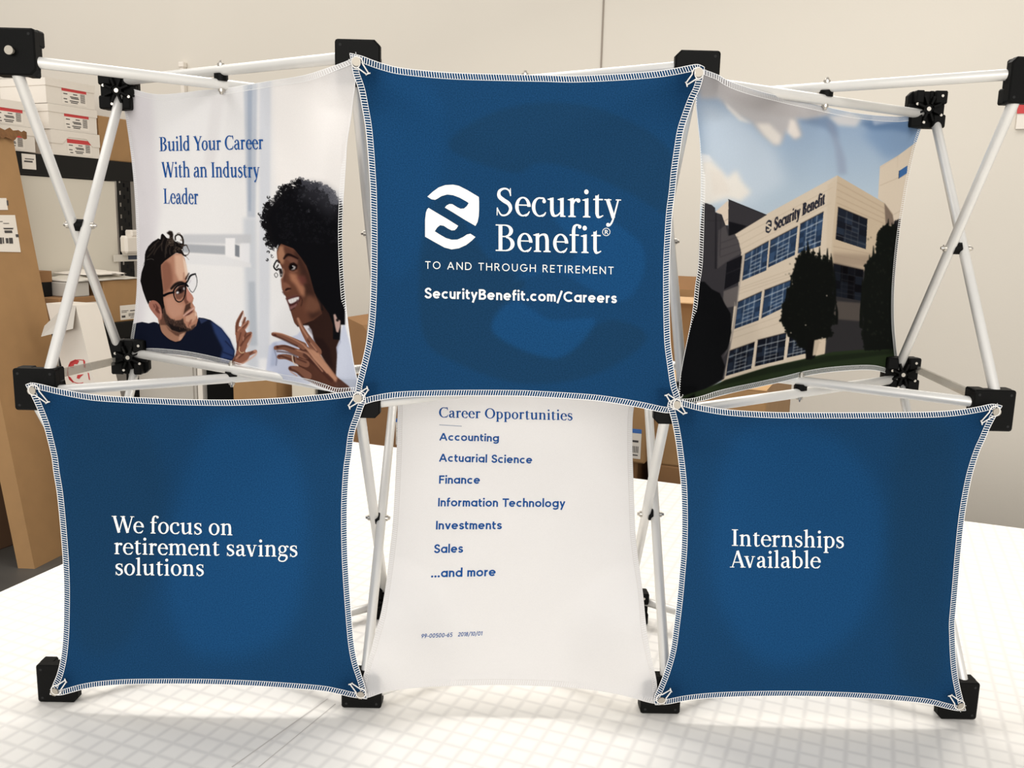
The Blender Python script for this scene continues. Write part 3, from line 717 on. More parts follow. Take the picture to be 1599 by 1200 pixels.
def paint_people():
    c = Canvas(170, 75, 575, 635, 2.0); rng = random.Random(5)
    c.vgrad([(75, (233,230,228)), (300, (238,235,232)), (420, (240,237,234)), (635, (238,236,236))])
    # blurred office behind them
    c.poly([(180,120),(236,120),(250,330),(215,560),(180,560)], (222,216,218), .8, 9)
    c.poly([(424,90),(560,90),(560,300),(430,290)], (246,240,234), .9, 7)
    c.poly([(380,110),(402,110),(399,340),(386,340)], (190,196,206), .85, 3)
    c.poly([(386,110),(394,110),(392,330),(388,330)], (168,178,194), .8, 2)
    c.poly([(405,110),(423,110),(421,560),(404,560)], (214,216,222), .8, 4)
    c.poly([(330,150),(350,150),(335,260),(318,260)], (226,222,220), .7, 5)
    c.poly([(380,340),(400,340),(404,590),(386,590)], (204,208,214), .8, 5)
    c.poly([(388,440),(398,440),(402,540),(390,540)], (182,188,196), .7, 3)
    c.poly([(285,366),(392,366),(392,382),(285,380)], (205,205,207), .9, 3)
    c.poly([(285,381),(352,384),(352,398),(285,394)], (178,180,184), .95, 2)
    c.poly([(352,372),(367,372),(367,412),(352,410)], (243,240,238), 1, 1.5)
    c.poly([(367,382),(374,384),(374,402),(367,400)], (130,135,142), .9, 1)
    c.poly([(375,380),(390,380),(390,412),(375,412)], (238,236,236), .9, 2)
    c.poly([(285,397),(352,400),(392,412),(392,418),(285,412)], (232,230,229), .9, 2)
    # ---- man: jumper
    A = crop(210, 350, 10.0)
    navy = (24,30,50)
    c.poly(A((-120,1590),(40,1545),(120,1530),(220,1552),(300,1530),(360,1545),(420,1620),(600,1700),(850,1640),(985,1500),(1000,1460),(1085,1470),(1187,1500),(1360,1630),(1490,1800),(1566,1980),(1560,2080),(1500,2180),(1380,2200),(900,2150),(300,2100),(-120,2100)), navy)
    c.poly(A((1187,1510),(1360,1630),(1490,1800),(1566,1980),(1540,2100),(1480,2180),(1330,2140),(1380,1950),(1250,1700)), (56,80,138), .75, 3)
    c.poly(A((1000,1470),(1085,1478),(1150,1500),(1040,1560)), (58,72,110), .8, 1)
    for q in (((1420,1830),(1540,1960)), ((1380,2000),(1530,2060)), ((1400,2100),(1500,2120))): c.line(A(*q), 2.0, (26,34,66), .7, .6, False)
    # neck
    c.poly(A((360,1450),(380,1560),(400,1650),(440,1725),(520,1795),(640,1842),(720,1822),(770,1760),(805,1690),(780,1560),(480,1450)), (176,128,102))
    c.poly(A((470,1560),(560,1660),(700,1700),(800,1690),(740,1770),(640,1740),(540,1660)), (104,70,56), .85, 1.5)
    c.poly(A((700,1730),(790,1690),(740,1800),(690,1825)), (214,168,140), .8, 1)
    c.line(A((385,1560),(420,1690),(530,1800),(640,1848),(720,1828),(780,1750)), 1.6, (18,22,38), .9)
    c.poly(A((200,1180),(420,600),(640,470),(700,560),(560,900),(470,1300),(450,1440),(380,1400),(300,1230)), (30,25,25))
    c.poly(A((385,1420),(480,1380),(500,1580),(400,1580)), (120,82,66), 1, .5)
    # face
    face = A((410,640),(470,565),(560,515),(650,455),(740,470),(785,540),(805,640),(820,740),(840,800),(812,880),(806,960),(850,1050),(900,1110),(925,1160),(905,1235),(925,1270),(945,1300),(940,1345),(972,1390),(978,1430),(990,1500),(962,1590),(890,1655),(720,1695),(580,1655),(490,1560),(450,1420),(430,1200),(430,900))
    c.poly(face, (190,136,110), 1, 0)
    c.poly(A((410,650),(480,570),(560,620),(590,760),(600,900),(560,1000),(450,1100),(430,900)), (146,94,74), .8, 4)
    c.poly(A((620,480),(740,475),(800,640),(820,760),(780,870),(700,900),(640,760)), (228,186,158), .85, 3)
    c.poly(A((745,480),(800,600),(830,740),(838,800),(800,820),(770,640)), (242,216,194), .8, 1.5)
    c.poly(A((470,1150),(600,1130),(680,1250),(770,1260),(740,1420),(600,1480),(520,1380)), (206,154,128), .8, 4)
    c.line(A((770,760),(765,860)), 1.2, (150,100,80), .6, .5, False)
    c.poly(A((806,980),(850,1050),(905,1120),(915,1180),(860,1210),(800,1190),(795,1080)), (206,142,122), .9, 1.5)
    c.poly(A((780,1060),(810,1050),(815,1180),(850,1225),(800,1260),(770,1190)), (120,74,60), .85, 1.2)
    c.poly(A((800,1265),(880,1225),(870,1290),(885,1310),(800,1375),(765,1420),(780,1340)), (70,46,38), .85, 1)
    c.line(A((770,1435),(830,1385),(900,1335),(938,1300)), 1.7, (226,184,172), .95, .3)
    c.poly(A((775,1445),(850,1390),(915,1345),(905,1375),(850,1420)), (92,44,42), .95, .4)
    c.poly(A((800,1445),(870,1415),(920,1380),(965,1400),(960,1480),(900,1540),(800,1520)), (216,168,140), .85, 1.5)
    c.poly(A((870,1500),(905,1485),(880,1560),(830,1600),(850,1540)), (150,96,78), .8, 1)
    c.poly(A((930,1300),(965,1370),(975,1440),(950,1440)), (240,212,192), .7, .8)
    # beard
    c.poly(A((432,1200),(470,1290),(495,1400),(560,1475),(640,1510),(720,1500),(760,1470),(770,1540),(820,1620),(890,1640),(890,1660),(820,1685),(700,1698),(580,1660),(490,1565),(450,1440)), (66,50,44), .9, 1.6)
    c.poly(A((520,1540),(640,1600),(760,1620),(830,1660),(700,1692),(580,1650)), (34,28,28), .9, 1.5)
    c.poly(A((880,1600),(960,1560),(930,1640),(890,1660)), (70,52,46), .7, .8)
    for _ in range(90):
        t = rng.random(); x = 500+t*330+rng.uniform(-30,30); y = 1490+t*150+rng.uniform(-60,40)
        c.line(A((x,y),(x+rng.uniform(-8,14),y+22)), .5, (40,30,28) if rng.random() < .7 else (150,110,90), .6, 0, False)
    # ear
    c.poly(A((222,1262),(235,1215),(285,1192),(345,1210),(400,1270),(425,1350),(428,1440),(415,1492),(380,1490),(325,1430),(262,1350),(228,1290)), (176,116,98), 1, 0, True)
    c.poly(A((290,1240),(340,1250),(385,1320),(400,1400),(360,1390),(320,1340),(300,1290)), (110,62,52), .85, 1)
    c.line(A((300,1240),(330,1290),(310,1340)), 1.2, (212,150,128), .8, .3)
    c.line(A((380,1330),(410,1380),(405,1460)), 1.4, (220,164,138), .8, .4)
    # hair
    hair = A((160,560),(162,480),(178,420),(215,350),(280,280),(370,225),(405,238),(415,165),(440,148),(470,180),(500,215),(545,230),(600,240),(640,275),(690,300),(745,300),(790,330),(740,345),(735,400),(790,500),(740,470),(650,450),(560,515),(470,580),(415,640),(400,760),(430,880),(448,1040),(450,1180),(470,1300),(445,1330),(425,1290),(370,1210),(300,1190),(240,1195),(215,1260),(180,1180),(130,1040),(92,890),(110,760),(150,640))
    c.poly(hair, (28,24,24))
    c.poly(A((500,140),(545,105),(590,115),(605,160),(600,260),(540,280),(550,180)), (44,36,32), 1, .3)
    c.line(A((640,250),(640,190),(690,165),(740,200),(760,290),(740,380),(700,400)), [2,2.4,2.4,3,3,2.6,1.5], (46,38,33))
    c.line(A((660,150),(700,140),(720,165)), 1.0, (110,98,90), .8)
    c.line(A((760,340),(810,330),(830,370),(855,430),(830,480),(780,490)), [2.4,1.8,1.2,1,1.2,1.8], (70,56,48), .9)
    c.line(A((720,410),(760,480),(800,500)), 2.2, (44,34,30))
    c.line(A((800,500),(850,560)), .7, (120,105,96), .7)
    for x0, y0, x1, y1 in ((460,220,430,420),(540,280,500,460),(600,260,640,420),(380,260,230,420),(330,330,200,520),(640,310,700,430),(430,300,300,480),(520,230,480,520),(580,330,560,480)):
        c.line(A((x0,y0),((x0+x1)/2+rng.uniform(-30,30),(y0+y1)/2),(x1,y1)), 1.1, (104,88,76), .7, .4)
    for _ in range(40):
        x, y = rng.uniform(540,740), rng.uniform(230,440); c.curl(*A((x,y))[0], rng.uniform(1.2,2.8), .8, (112,94,80) if rng.random() < .6 else (30,24,22), rng, .75)
    c.line(A((190,560),(260,545),(300,560)), .8, (120,112,104), .7)
    c.line(A((130,660),(150,600)), .6, (110,100,94), .6)
    # brows, glasses and eyes
    c.line(A((575,1010),(640,945),(720,915),(775,925)), [3.6,4.6,4.2,2.4], (34,26,26), .95, .3)
    c.line(A((800,860),(850,770)), [2.6,1.6], (50,36,32), .9, .3)
    c.poly(A((625,1060),(690,975),(785,945),(795,1040),(770,1130),(710,1180),(650,1170)), (132,88,72), .9, .6)
    c.poly(A((640,1050),(700,975),(785,950),(790,1030),(740,1080),(670,1100)), (46,32,32), .9, .8)
    c.blob(*A((672,1072))[0], 2.3, 1.7, (236,232,230), 1, .3, -.6); c.blob(*A((712,1035))[0], 2.2, 2.6, (22,16,18), 1, .3); c.blob(*A((772,1010))[0], 1.3, 2.4, (206,200,200), .9, .4)
    c.line(A((640,1010),(690,975)), .7, (226,226,228), .8, .2)
    c.line(A((460,1118),(530,1085),(612,1068)), [4.2,3.6,3.2], (20,18,22))
    c.line(A((612,1070),(620,1130),(650,1195),(700,1218),(750,1190),(785,1120),(800,1030),(795,950)), [2.2,1.8,1.8,1.8,1.6,1.8,2.2,2.6], (22,20,24))
    c.line(A((600,1070),(630,1010),(690,958),(790,932)), [2.6,2.6,2.8,3.6], (24,22,26))
    c.poly(A((815,950),(870,820),(950,790),(972,860),(965,960),(925,1050),(885,1050),(840,990)), (236,233,232), .95, .5)
    c.line(A((795,935),(830,890),(875,808),(950,780)), [3.6,2.6,3.0,2.4], (26,24,28))
    c.line(A((950,780),(975,860),(970,960),(920,1060),(882,1052),(850,1000)), [1.8,1.1,1.0,1.1,1.1,.9], (60,62,66), .9)
    c.line(A((800,930),(835,975)), 2.8, (26,22,26)); c.line(A((850,930),(880,880)), 1.2, (190,180,190), .8, .3)
    # ---- man's raised hand
    H = crop(350, 470, 10.0); sk = (160,104,82); dk = (96,56,44); lt = (222,168,142)
    c.poly(H((120,960),(150,890),(182,820),(196,700),(182,570),(176,470),(186,400),(300,420),(350,520),(360,700),(330,800),(420,800),(360,930),(260,1000),(170,985)), sk, 1, 0, True)
    for pts, w in ((((200,520),(205,360),(255,240),(292,165)), (5.5,5.5,4.6,2.6)), (((280,430),(310,330),(328,265)), (4.5,4.2,3.2)), (((240,500),(320,400),(372,325)), (7.5,6.8,4.4)), (((300,640),(360,540),(415,505)), (7.5,7,4.6)), (((250,760),(330,650),(400,540)), (8.5,8,6)), (((230,920),(370,840),(490,790)), (9.5,6.8,5.0))):
        c.line(H(*pts), list(w), sk)
    for pts, w in ((((195,480),(205,360),(255,250),(285,190)), 2.4), (((290,350),(320,280)), 1.8), (((290,420),(360,350)), 2.2), (((320,560),(345,500)), 2.4), (((260,700),(340,580),(410,520)), 2.6), (((230,620),(260,500)), 2.0), (((205,760),(215,640)), 2.4), (((230,890),(300,830)), 2.2), (((400,830),(440,800)), 2.2), (((150,940),(200,840)), 2.2)):
        c.line(H(*pts), w, dk, .7, .7)
    for pts, w in ((((295,180),(305,240),(270,340)), 1.2), (((390,320),(385,370),(330,450)), 1.4), (((210,470),(280,400),(350,340)), 1.4), (((435,520),(420,590),(360,730)), 1.6), (((250,990),(340,950),(480,850),(505,800)), 2.4), (((470,790),(495,780)), 2.2), (((300,560),(300,620)), 1.0), (((180,900),(240,850)), 1.6)):
        c.line(H(*pts), w, lt, .8, .5)
    c.line(H((240,720),(235,780),(275,815),(310,800)), 1.1, (232,196,150), .95)
    # ---- woman: shirt, neck, face
    W = crop(420, 370, 10.0); K = crop(415, 480, 8.573)
    c.poly(K((40,520),(90,480),(250,430),(420,370),(520,250),(590,240),(640,320),(700,560),(760,900),(500,1080),(200,1000),(0,900),(20,700)), (206,211,230), .95, 2)
    c.poly(K((90,480),(150,460),(160,700),(140,780),(60,800)), (184,192,216), .8, 2.5); c.line(K((110,560),(145,680),(138,780)), 1.2, (120,124,150), .8, .4)
    c.poly(K((500,250),(560,240),(600,250),(620,360),(640,430),(560,350)), (226,222,226), 1, .8); c.poly(K((560,290),(600,260),(625,380)), (150,144,152), .8, .7)
    c.poly(K((1030,240),(1060,240),(1180,700),(1230,1060),(1180,1120),(1060,1060),(940,930),(950,620),(940,540),(975,440)), (206,211,226), 1, .5)
    c.line(K((975,450),(1000,460),(960,540),(960,620)), 1.4, (160,166,190), .8, .4)
    c.poly(K((330,30),(360,120),(385,210),(430,265),(500,245),(570,245),(610,300),(640,420),(700,560),(800,740),(940,930),(955,640),(945,540),(985,440),(1000,330),(1010,60),(900,-150),(600,-200)), (62,40,34), 1, .5)
    c.poly(K((640,400),(760,420),(860,560),(900,820),(800,740),(700,560)), (50,32,30), .9, 3)
    c.poly(W((120,230),(160,80),(330,60),(520,200),(680,480),(800,900),(850,1150),(740,1150),(500,1000),(400,500),(250,200)), (24,22,25))
    wface = W((190,110),(150,165),(122,240),(130,340),(172,420),(215,520),(222,620),(192,650),(195,740),(208,830),(250,910),(282,985),(312,1060),(335,1150),(362,1240),(388,1320),(425,1380),(520,1370),(700,1300),(830,1200),(760,1000),(690,800),(640,600),(580,450),(500,330),(400,190))
    c.poly(wface, (118,74,56), 1, 0)
    c.poly(W((420,200),(520,340),(640,600),(720,860),(830,1200),(660,1300),(560,1000),(520,760),(480,520),(380,260)), (72,46,38), .9, 5)
    c.poly(W((170,140),(230,150),(260,260),(225,430),(185,420),(135,340),(130,240)), (186,134,102), .9, 2.5)
    c.poly(W((220,160),(330,180),(400,300),(260,300)), (104,66,52), .8, 3)
    c.poly(W((310,560),(420,580),(480,680),(560,800),(560,950),(490,900),(420,760),(340,680)), (190,130,98), .85, 4)
    c.poly(W((430,620),(560,600),(600,720),(500,760)), (130,72,62), .7, 4)
    c.poly(W((600,900),(720,950),(800,1050),(800,1150),(680,1200),(560,1150),(560,1000)), (146,96,72), .75, 5)
    c.poly(W((185,660),(215,640),(245,700),(330,760),(340,820),(290,860),(240,850),(205,820),(196,740)), (150,98,76), .9, 2)
    c.poly(W((230,540),(270,600),(260,700),(220,720),(215,640)), (108,66,52), .8, 2); c.line(W((222,500),(235,560),(205,650)), 1.6, (206,160,132), .8, .5)
    c.line(W((260,835),(290,815),(340,810)), [2.4,3.2,1.8], (44,22,20), .95, .4); c.line(W((215,860),(245,905)), 2.0, (92,54,46), .8, .6)
    c.line(W((235,340),(290,280),(370,300),(450,340)), [3,4.2,3.4,2], (34,20,20), .9, .7); c.line(W((135,370),(160,400)), 3, (48,30,28), .9, .6)
    c.poly(W((260,340),(330,310),(450,360),(450,420),(330,400)), (134,90,74), .8, 2)
    c.poly(W((305,470),(330,415),(390,400),(445,445),(440,500),(380,530),(320,520)), (30,18,18), .95, 1)
    c.poly(W((350,480),(385,450),(420,470),(400,510),(350,520)), (196,190,186), .9, .5); c.blob(*W((352,475))[0], 2.8, 3.2, (16,12,14), 1, .4); c.blob(*W((372,458))[0], .8, .7, (240,240,240))
    c.line(W((320,535),(380,555),(440,530)), 1.4, (148,102,82), .8, .6)
    c.poly(W((150,490),(200,500),(215,560),(205,625),(180,630),(165,560)), (30,20,20), .9, .8); c.blob(*W((190,590))[0], 1.0, 1.6, (200,196,192), .9, .3)
    c.poly(W((262,960),(330,940),(420,915),(480,925),(490,980),(440,1060),(400,1110),(330,1150),(310,1080)), (92,48,46), .95, .5)
    c.poly(W((295,985),(350,965),(420,945),(470,938),(468,975),(440,1005),(385,1030),(335,1050),(308,1025)), (232,226,222), 1, .4)
    for x in (345,385,425,450): c.line(W((x,962),(x+8,1040)), .6, (176,160,156), .5, .3, False)
    c.line(W((330,1050),(370,1055),(430,1010),(445,985)), 1.2, (70,34,34), .9, .3)
    c.poly(W((322,1090),(380,1075),(430,1040),(440,1060),(405,1105),(338,1150)), (150,104,98), .95, .7); c.line(W((270,965),(330,945),(430,915)), 2.2, (120,74,68), .9, .5); c.line(W((490,930),(520,1000),(500,1080)), 1.6, (70,40,36), .7, .9)
    c.line(W((335,1150),(400,1110)), 1.2, (60,32,30), .9, .4)
    # hair
    B = crop(395, 270, 8.0)
    afro = B((1150,420),(1065,365),(1010,330),(985,250),(900,190),(800,150),(700,150),(610,110),(560,140),(560,190),(470,200),(400,220),(345,290),(270,380),(200,450),(155,560),(170,650),(195,730),(205,830),(245,915),(292,940),(310,905),(350,870),(430,880),(520,960),(600,1050),(680,1150),(710,1280),(770,1500),(850,1620),(950,1760),(1000,1900),(1000,2080),(1085,2090),(1095,1900),(1150,1900))
    c.poly(afro, (22,22,26), 1, 1.0)
    c.poly(B((560,180),(700,150),(900,190),(1000,280),(1070,380),(1070,560),(900,520),(760,380),(600,330)), (66,66,73), .6, 14)
    c.poly(B((700,150),(900,185),(1000,270),(1065,380),(1000,400),(880,270)), (98,98,106), .4, 12)
    pts = cmr(B((1065,365),(1010,330),(985,250),(900,190),(800,150),(700,150),(610,110),(560,140),(470,200),(400,220),(345,290),(270,380),(200,450),(155,560),(170,650),(195,730),(205,830),(245,915)), 18)
    for k, (x, y) in enumerate(pts):
        t = k/len(pts); dark = (104,104,112) if t < .22 else (72,72,80) if t < .38 else (26,25,28)
        for _ in range(2):
            dx, dy = x-478, y-340; L = math.hypot(dx, dy); o = rng.uniform(-5, 4.5 if t < .4 else 7.5) * (1 if t < .72 else .8)
            c.curl(x+dx/L*o+rng.uniform(-2,2), y+dy/L*o+rng.uniform(-2,2), rng.uniform(1.0,2.6), rng.uniform(.8,1.7), dark, rng, .85)
    for _ in range(260):
        x, y = rng.uniform(430,534), rng.uniform(290,380)
        if (x-485)**2/55**2+(y-345)**2/55**2 > 1: continue
        c.curl(x, y, rng.uniform(1,2.4), .7, (96,96,104) if y < 330 and x > 465 else (48,48,54), rng, .45)
    for x, y, r in ((418,366,2.4),(423,372,2.2),(416,381,2),(419,394,2),(417,406,1.8),(405,334,2),(413,318,2.4),(419,308,2.2),(443,289,2.2),(455,293,2)): c.curl(x, y, r, 1.6, (24,23,26), rng)
    for _ in range(34):
        t = rng.random(); c.curl(412+rng.uniform(-3,8)+abs(t-.45)*9, 312+t*72, rng.uniform(1.2,2.6), rng.uniform(.9,1.6), (25,24,27), rng, .9)
    for _ in range(9): c.curl(rng.uniform(423,433), rng.uniform(380,404), rng.uniform(1.2,2.2), 1.0, (40,38,42), rng, .8)
    c.line(W((120,370),(85,430),(80,480),(120,520),(145,500)), 2.4, (20,18,20)); c.line(W((145,440),(120,480)), 2, (20,18,20)); c.line(W((110,560),(85,590),(110,635),(138,600),(120,565)), 1.0, (60,56,58), .9)
    c.poly(K((905,100),(930,90),(960,160),(1000,180),(995,260),(970,340),(945,330),(925,240)), (206,170,158), .95, .8); c.blob(*K((960,172))[0], 2.4, 2.4, (30,24,26), .9, .4)
    # ---- woman's hand
    sk = (150,100,78); dk = (82,48,40); lt = (206,150,120)
    c.poly(K((440,640),(480,480),(560,530),(690,590),(800,740),(950,930),(1110,1060),(1150,1130),(980,1150),(700,1050),(530,970),(430,900),(430,760)), (104,64,50), 1, .3)
    for pts, w in ((((95,360),(200,385),(340,440),(500,520)), (5.5,8,9.5,12)), (((135,545),(250,540),(390,590),(540,650)), (7,8.5,10,12)), (((180,665),(280,665),(400,710),(540,760)), (7.5,8.5,10,11)), (((335,820),(430,840),(560,920)), (8,11,13)), (((432,160),(490,290),(570,430),(690,600)), (5.5,7.5,10.5,14))):
        c.line(K(*pts), list(w), sk)
    c.poly(K((520,520),(600,560),(690,590),(800,740),(960,950),(940,1010),(830,900),(640,700)), (204,150,118), .9, 2)
    for pts, w in ((((100,375),(210,420),(330,480),(420,520)), 3), (((150,545),(250,520),(380,560)), 2.6), (((150,590),(300,610),(420,660)), 2.4), (((200,650),(340,700)), 2.6), (((420,690),(540,740)), 2.6), (((330,830),(420,870),(520,960)), 2.6), (((560,440),(640,540),(690,600)), 2.4), (((520,640),(700,800),(880,980)), 6), (((460,560),(560,650),(640,760)), 3)):
        c.line(K(*pts), w, dk, .65, .9)
    for pts, w in ((((110,340),(220,360),(360,420),(500,500)), 1.8), (((430,150),(480,270),(560,400)), 2.2), (((600,480),(680,580)), 2.0), (((420,575),(540,620),(640,720),(760,860)), 2.0), (((500,500),(620,640),(820,880)), 1.8), (((330,860),(420,920)), 1.6)):
        c.line(K(*pts), w, lt, .85, .7)
    for x, y in ((125,370),(155,530),(180,660),(325,815)): c.blob(*K((x,y))[0], 2.2, 1.6, (92,44,40), .8, .5, .3)
    c.line(K((355,650),(362,710),(385,760),(430,785)), 1.5, (238,214,186), 1); c.line(K((375,655),(385,730)), 1.6, (40,24,22), .8, .4)
    c.poly(K((940,1010),(1000,980),(1110,1060),(1150,1130),(980,1150),(900,1100)), (110,74,62), .8, 2)
    g = c.a.mean(2, keepdims=True); c.a = 255*(np.clip(c.a+(g-c.a)*.15, 0, 255)/255)**1.15*np.array((0.935, 0.945, 0.96))
    return c

def paint_building():
    c = Canvas(1045, 90, 1465, 645, 2.0); rng = random.Random(9)
    c.vgrad([(90, (150,162,180)), (200, (148,170,196)), (300, (172,190,206)), (420, (190,200,208)), (645, (186,196,204))])
    S = crop(1080, 100, 4.286)
    c.poly(S((60,250),(350,350),(560,560),(640,800),(300,1000),(60,900)), (196,208,220), .7, 18)
    c.poly(S((1250,330),(1600,250),(1600,600),(1300,640),(1150,480)), (108,140,180), .55, 14)
    c.poly(S((1120,390),(1300,350),(1450,380),(1500,470),(1350,440),(1200,440)), (84,114,154), .6, 6)
    c.poly(S((700,380),(900,330),(960,380),(980,500),(900,430)), (112,134,164), .7, 7); c.poly(S((900,380),(950,400),(1030,640),(1040,740),(980,740),(960,560)), (140,150,172), .55, 5)
    c.poly(S((20,20),(250,110),(500,200),(900,290),(940,340),(760,370),(700,350),(740,480),(690,510),(640,440),(600,530),(560,545),(470,470),(400,390),(300,340),(180,230),(60,230)), (184,180,180), .95, 6)
    c.poly(S((100,60),(420,190),(700,280),(760,350),(660,360),(500,330),(300,260),(130,160)), (176,172,172), .9, 8)
    c.poly(S((430,400),(520,400),(600,480),(590,540),(545,535),(480,470)), (226,220,212), .85, 5); c.poly(S((660,370),(690,380),(730,480),(690,500),(640,460)), (228,220,212), .85, 4.5)
    c.poly(S((220,250),(330,350),(400,400),(320,380),(240,300)), (226,220,212), .7, 4)
    c.poly(S((910,350),(1060,330),(1140,360),(1100,420),(980,410)), (206,204,204), .9, 5); c.poly(S((1200,350),(1400,345),(1380,380),(1220,410)), (170,182,202), .8, 4)
    c.poly(S((60,640),(130,640),(240,760),(300,710),(340,790),(400,860),(330,920),(240,900),(60,960)), (230,224,214), .9, 7); c.poly(S((120,700),(200,720),(260,860),(140,880)), (222,214,204), .7, 6)
    c.poly(S((60,600),(120,610),(140,650),(70,660)), (222,222,222), .8, 3)
    # tower on the right
    c.poly([(1371,310),(1374,260),(1402.5,243),(1428,224),(1440,214),(1440,400),(1394,400),(1394,333),(1381,317)], (208,194,175))
    c.line([(1374,290),(1440,262)], .8, (176,156,136), .8, .2, False); c.line([(1374,262),(1404,243)], .7, (190,170,150), .7, .2, False); c.line([(1402,243),(1401,262)], .5, (190,170,150), .7, .2, False)
    c.poly([(1404,267),(1417,258.5),(1416.5,270.5),(1403.5,279)], (60,104,160)); c.line([(1404,267),(1403.5,279)], .9, (30,46,70)); c.line([(1394,336),(1420,322)], .7, (176,156,136), .8, .2, False)
    # side face
    c.poly([(1307.5,274),(1381,317),(1394,333),(1394,560),(1285,560),(1297,400)], (192,174,150))
    for k, (ya, yb_) in enumerate([(285,326),(296,334),(307,342),(317,350)]): c.line([(1307,ya),(1382,yb_)], .6, (150,130,110), .7, .2, False)
    c.poly([(1381,317),(1394,336),(1397,352),(1383,352)], (120,104,92), .9, .6)
    for yy in (385,398,410): c.line([(1301,yy),(1372,yy+14)], .6, (150,130,112), .7, .2, False)
    c.poly([(1300,395),(1385,400),(1385,420),(1299,415)], (150,132,114), .7, 5)
    c.poly([(1302,412),(1356,424),(1360,570),(1284,570)], (40,40,44), .93, 4)
    c.poly([(1300,470),(1348,474),(1346,502),(1298,498)], (92,84,78), .8, 2)
    def win(q, nx, ny, glass, frame_, lines=1.1, inner=True):
        q = [np.array(p, float) for p in q]; P = lambda u, v: (1-v)*((1-u)*q[0]+u*q[1])+v*((1-u)*q[3]+u*q[2])
        c.poly([P(0,0), P(1,0), P(1,1), P(0,1)], glass)
        for a in range(nx):
            for b in range(ny):
                g = rng.uniform(-14, 16); col = (glass[0]+g*.7, glass[1]+g, glass[2]+g*1.3)
                c.poly([P(a/nx,b/ny), P((a+1)/nx,b/ny), P((a+1)/nx,(b+1)/ny), P(a/nx,(b+1)/ny)], col, .9)
        for v in (.25, .86): c.line([P(0,v), P(1,v)], lines, frame_, .95, .1, False)
        c.line([P(.3,.0), P(.3,1)], lines*.8, frame_, .8, .1, False); c.line([P(.72,0), P(.72,1)], lines*.8, frame_, .8, .1, False)
        c.line([P(.5,0), P(.5,1)], lines*.6, frame_, .55, .1, False)
        if inner:
            for v in (.44,.58,.72): c.line([P(.3,v), P(.72,v)], lines*.8, frame_, .9, .1, False)
        c.line([P(0,0), P(1,0)], 1.3, (50,42,40), .9, .2, False); c.line([P(0,0), P(0,1)], .8, (60,54,52), .7, .2, False)
    win([(1309,323.7),(1354.5,342.5),(1352,389.4),(1305,374)], 4, 5, (34,40,52), (92,94,98), .9)
    win([(1301.5,412),(1348,422),(1345.5,470),(1300,462)], 4, 4, (22,24,30), (52,54,58), .7)
    # main face
    c.poly([(1137,367.5),(1307.5,274),(1297,400),(1287,560),(1200,580),(1126,600),(1140,480)], (205,191,172))
    for a, b in (((1145,375),(1300,293)), ((1153,392),(1298,317)), ((1150,385),(1200,358)), ((1155,450),(1295,400)), ((1150,455),(1296,408)), ((1146,462),(1240,430)), ((1142,520),(1230,490)), ((1140,530),(1225,502)), ((1286,392),(1298,386)), ((1286,404),(1297,400))):
        c.line([a, b], .6, (172,156,138), .8, .2, False)
    c.poly([(1292,290),(1307.5,276),(1300,400),(1290,420)], (198,182,160), .6, 2)
    gl, fr = (46,66,94), (196,204,210)
    for q in ([(1163.5,397),(1200.4,376.6),(1196.5,422.5),(1159,438.4)], [(1203.4,375.5),(1245.5,353.5),(1241,398.5),(1199.5,418)], [(1250,350),(1286,331),(1281.5,384),(1246,396)],
              [(1152.4,472),(1189.6,455.5),(1184.5,500.5),(1147,514)], [(1194.4,453.4),(1235.5,437.5),(1232.5,476.5),(1189,497.5)]): win(q, 5, 6, gl, fr)
    for q in ([(1138.6,548.5),(1178.5,534.4),(1174,575.5),(1133.5,587.5)], [(1183.6,531.4),(1228,520),(1223.5,562),(1179,572.5)], [(1232.5,527),(1262,520),(1260,552),(1228,559)]): win(q, 5, 6, (30,36,48), (176,182,186))
    c.poly([(1230,522),(1233.5,521),(1228,563),(1224,564)], (208,194,176)); c.poly([(1179.5,533),(1183,532),(1177,573),(1173,576)], (208,194,176))
    # shaded wing on the left
    c.poly([(1117,331),(1137,313),(1140,350),(1131,353),(1128,336)], (216,200,182)); c.line([(1131,346),(1137,342)], .7, (120,110,104), .8, .2, False)
    c.poly([(1137.5,311.8),(1197,336),(1148,366),(1137,372)], (58,56,60)); c.line([(1137.5,311.8),(1197,336)], 1.1, (34,32,36)); c.poly([(1138,346),(1166,353),(1150,364),(1138,370)], (24,24,28), .95, .6)
    c.poly([(1098,317),(1103,317.5),(1111,320),(1117,325),(1117,332),(1127,335),(1133,352),(1137,352),(1137,369),(1147.5,366),(1153,376),(1157.5,395),(1150,480),(1147,470),(1138,548),(1131,592),(1050,640),(1060,560),(1082,455)], (58,56,60))
    c.poly([(1133,352),(1137,369),(1147.5,366),(1153,376),(1157.5,396),(1136,408),(1120,420),(1122,360)], (84,80,82), .85, 1.5)
    for a, b in (((1125,380),(1152,370)), ((1125,390),(1155,380)), ((1124,402),(1157,390)), ((1105,330),(1117,330)), ((1104,345),(1128,345))): c.line([a, b], .6, (40,38,42), .7, .2, False)
    c.poly([(1117,332),(1119,332),(1119,420),(1116,420)], (36,35,40), .8, .5); c.line([(1126,336),(1124,400)], .8, (40,38,44), .8, .3)
    c.poly([(1135,410),(1159,399),(1155,440),(1131,452)], (26,26,31)); c.line([(1134,428),(1157,418)], .6, (64,62,66), .8, .1, False)
    c.line([(1160.5,398),(1147,500),(1131,590)], [1.6,2.4,1.6], (150,142,136), .8, .3)
    c.poly([(1130,455),(1154,446),(1150,478),(1128,482)], (112,106,104), .8, 1.5); c.poly([(1134,548),(1142,530),(1140,545),(1128,560)], (96,92,92), .7, 1.5)
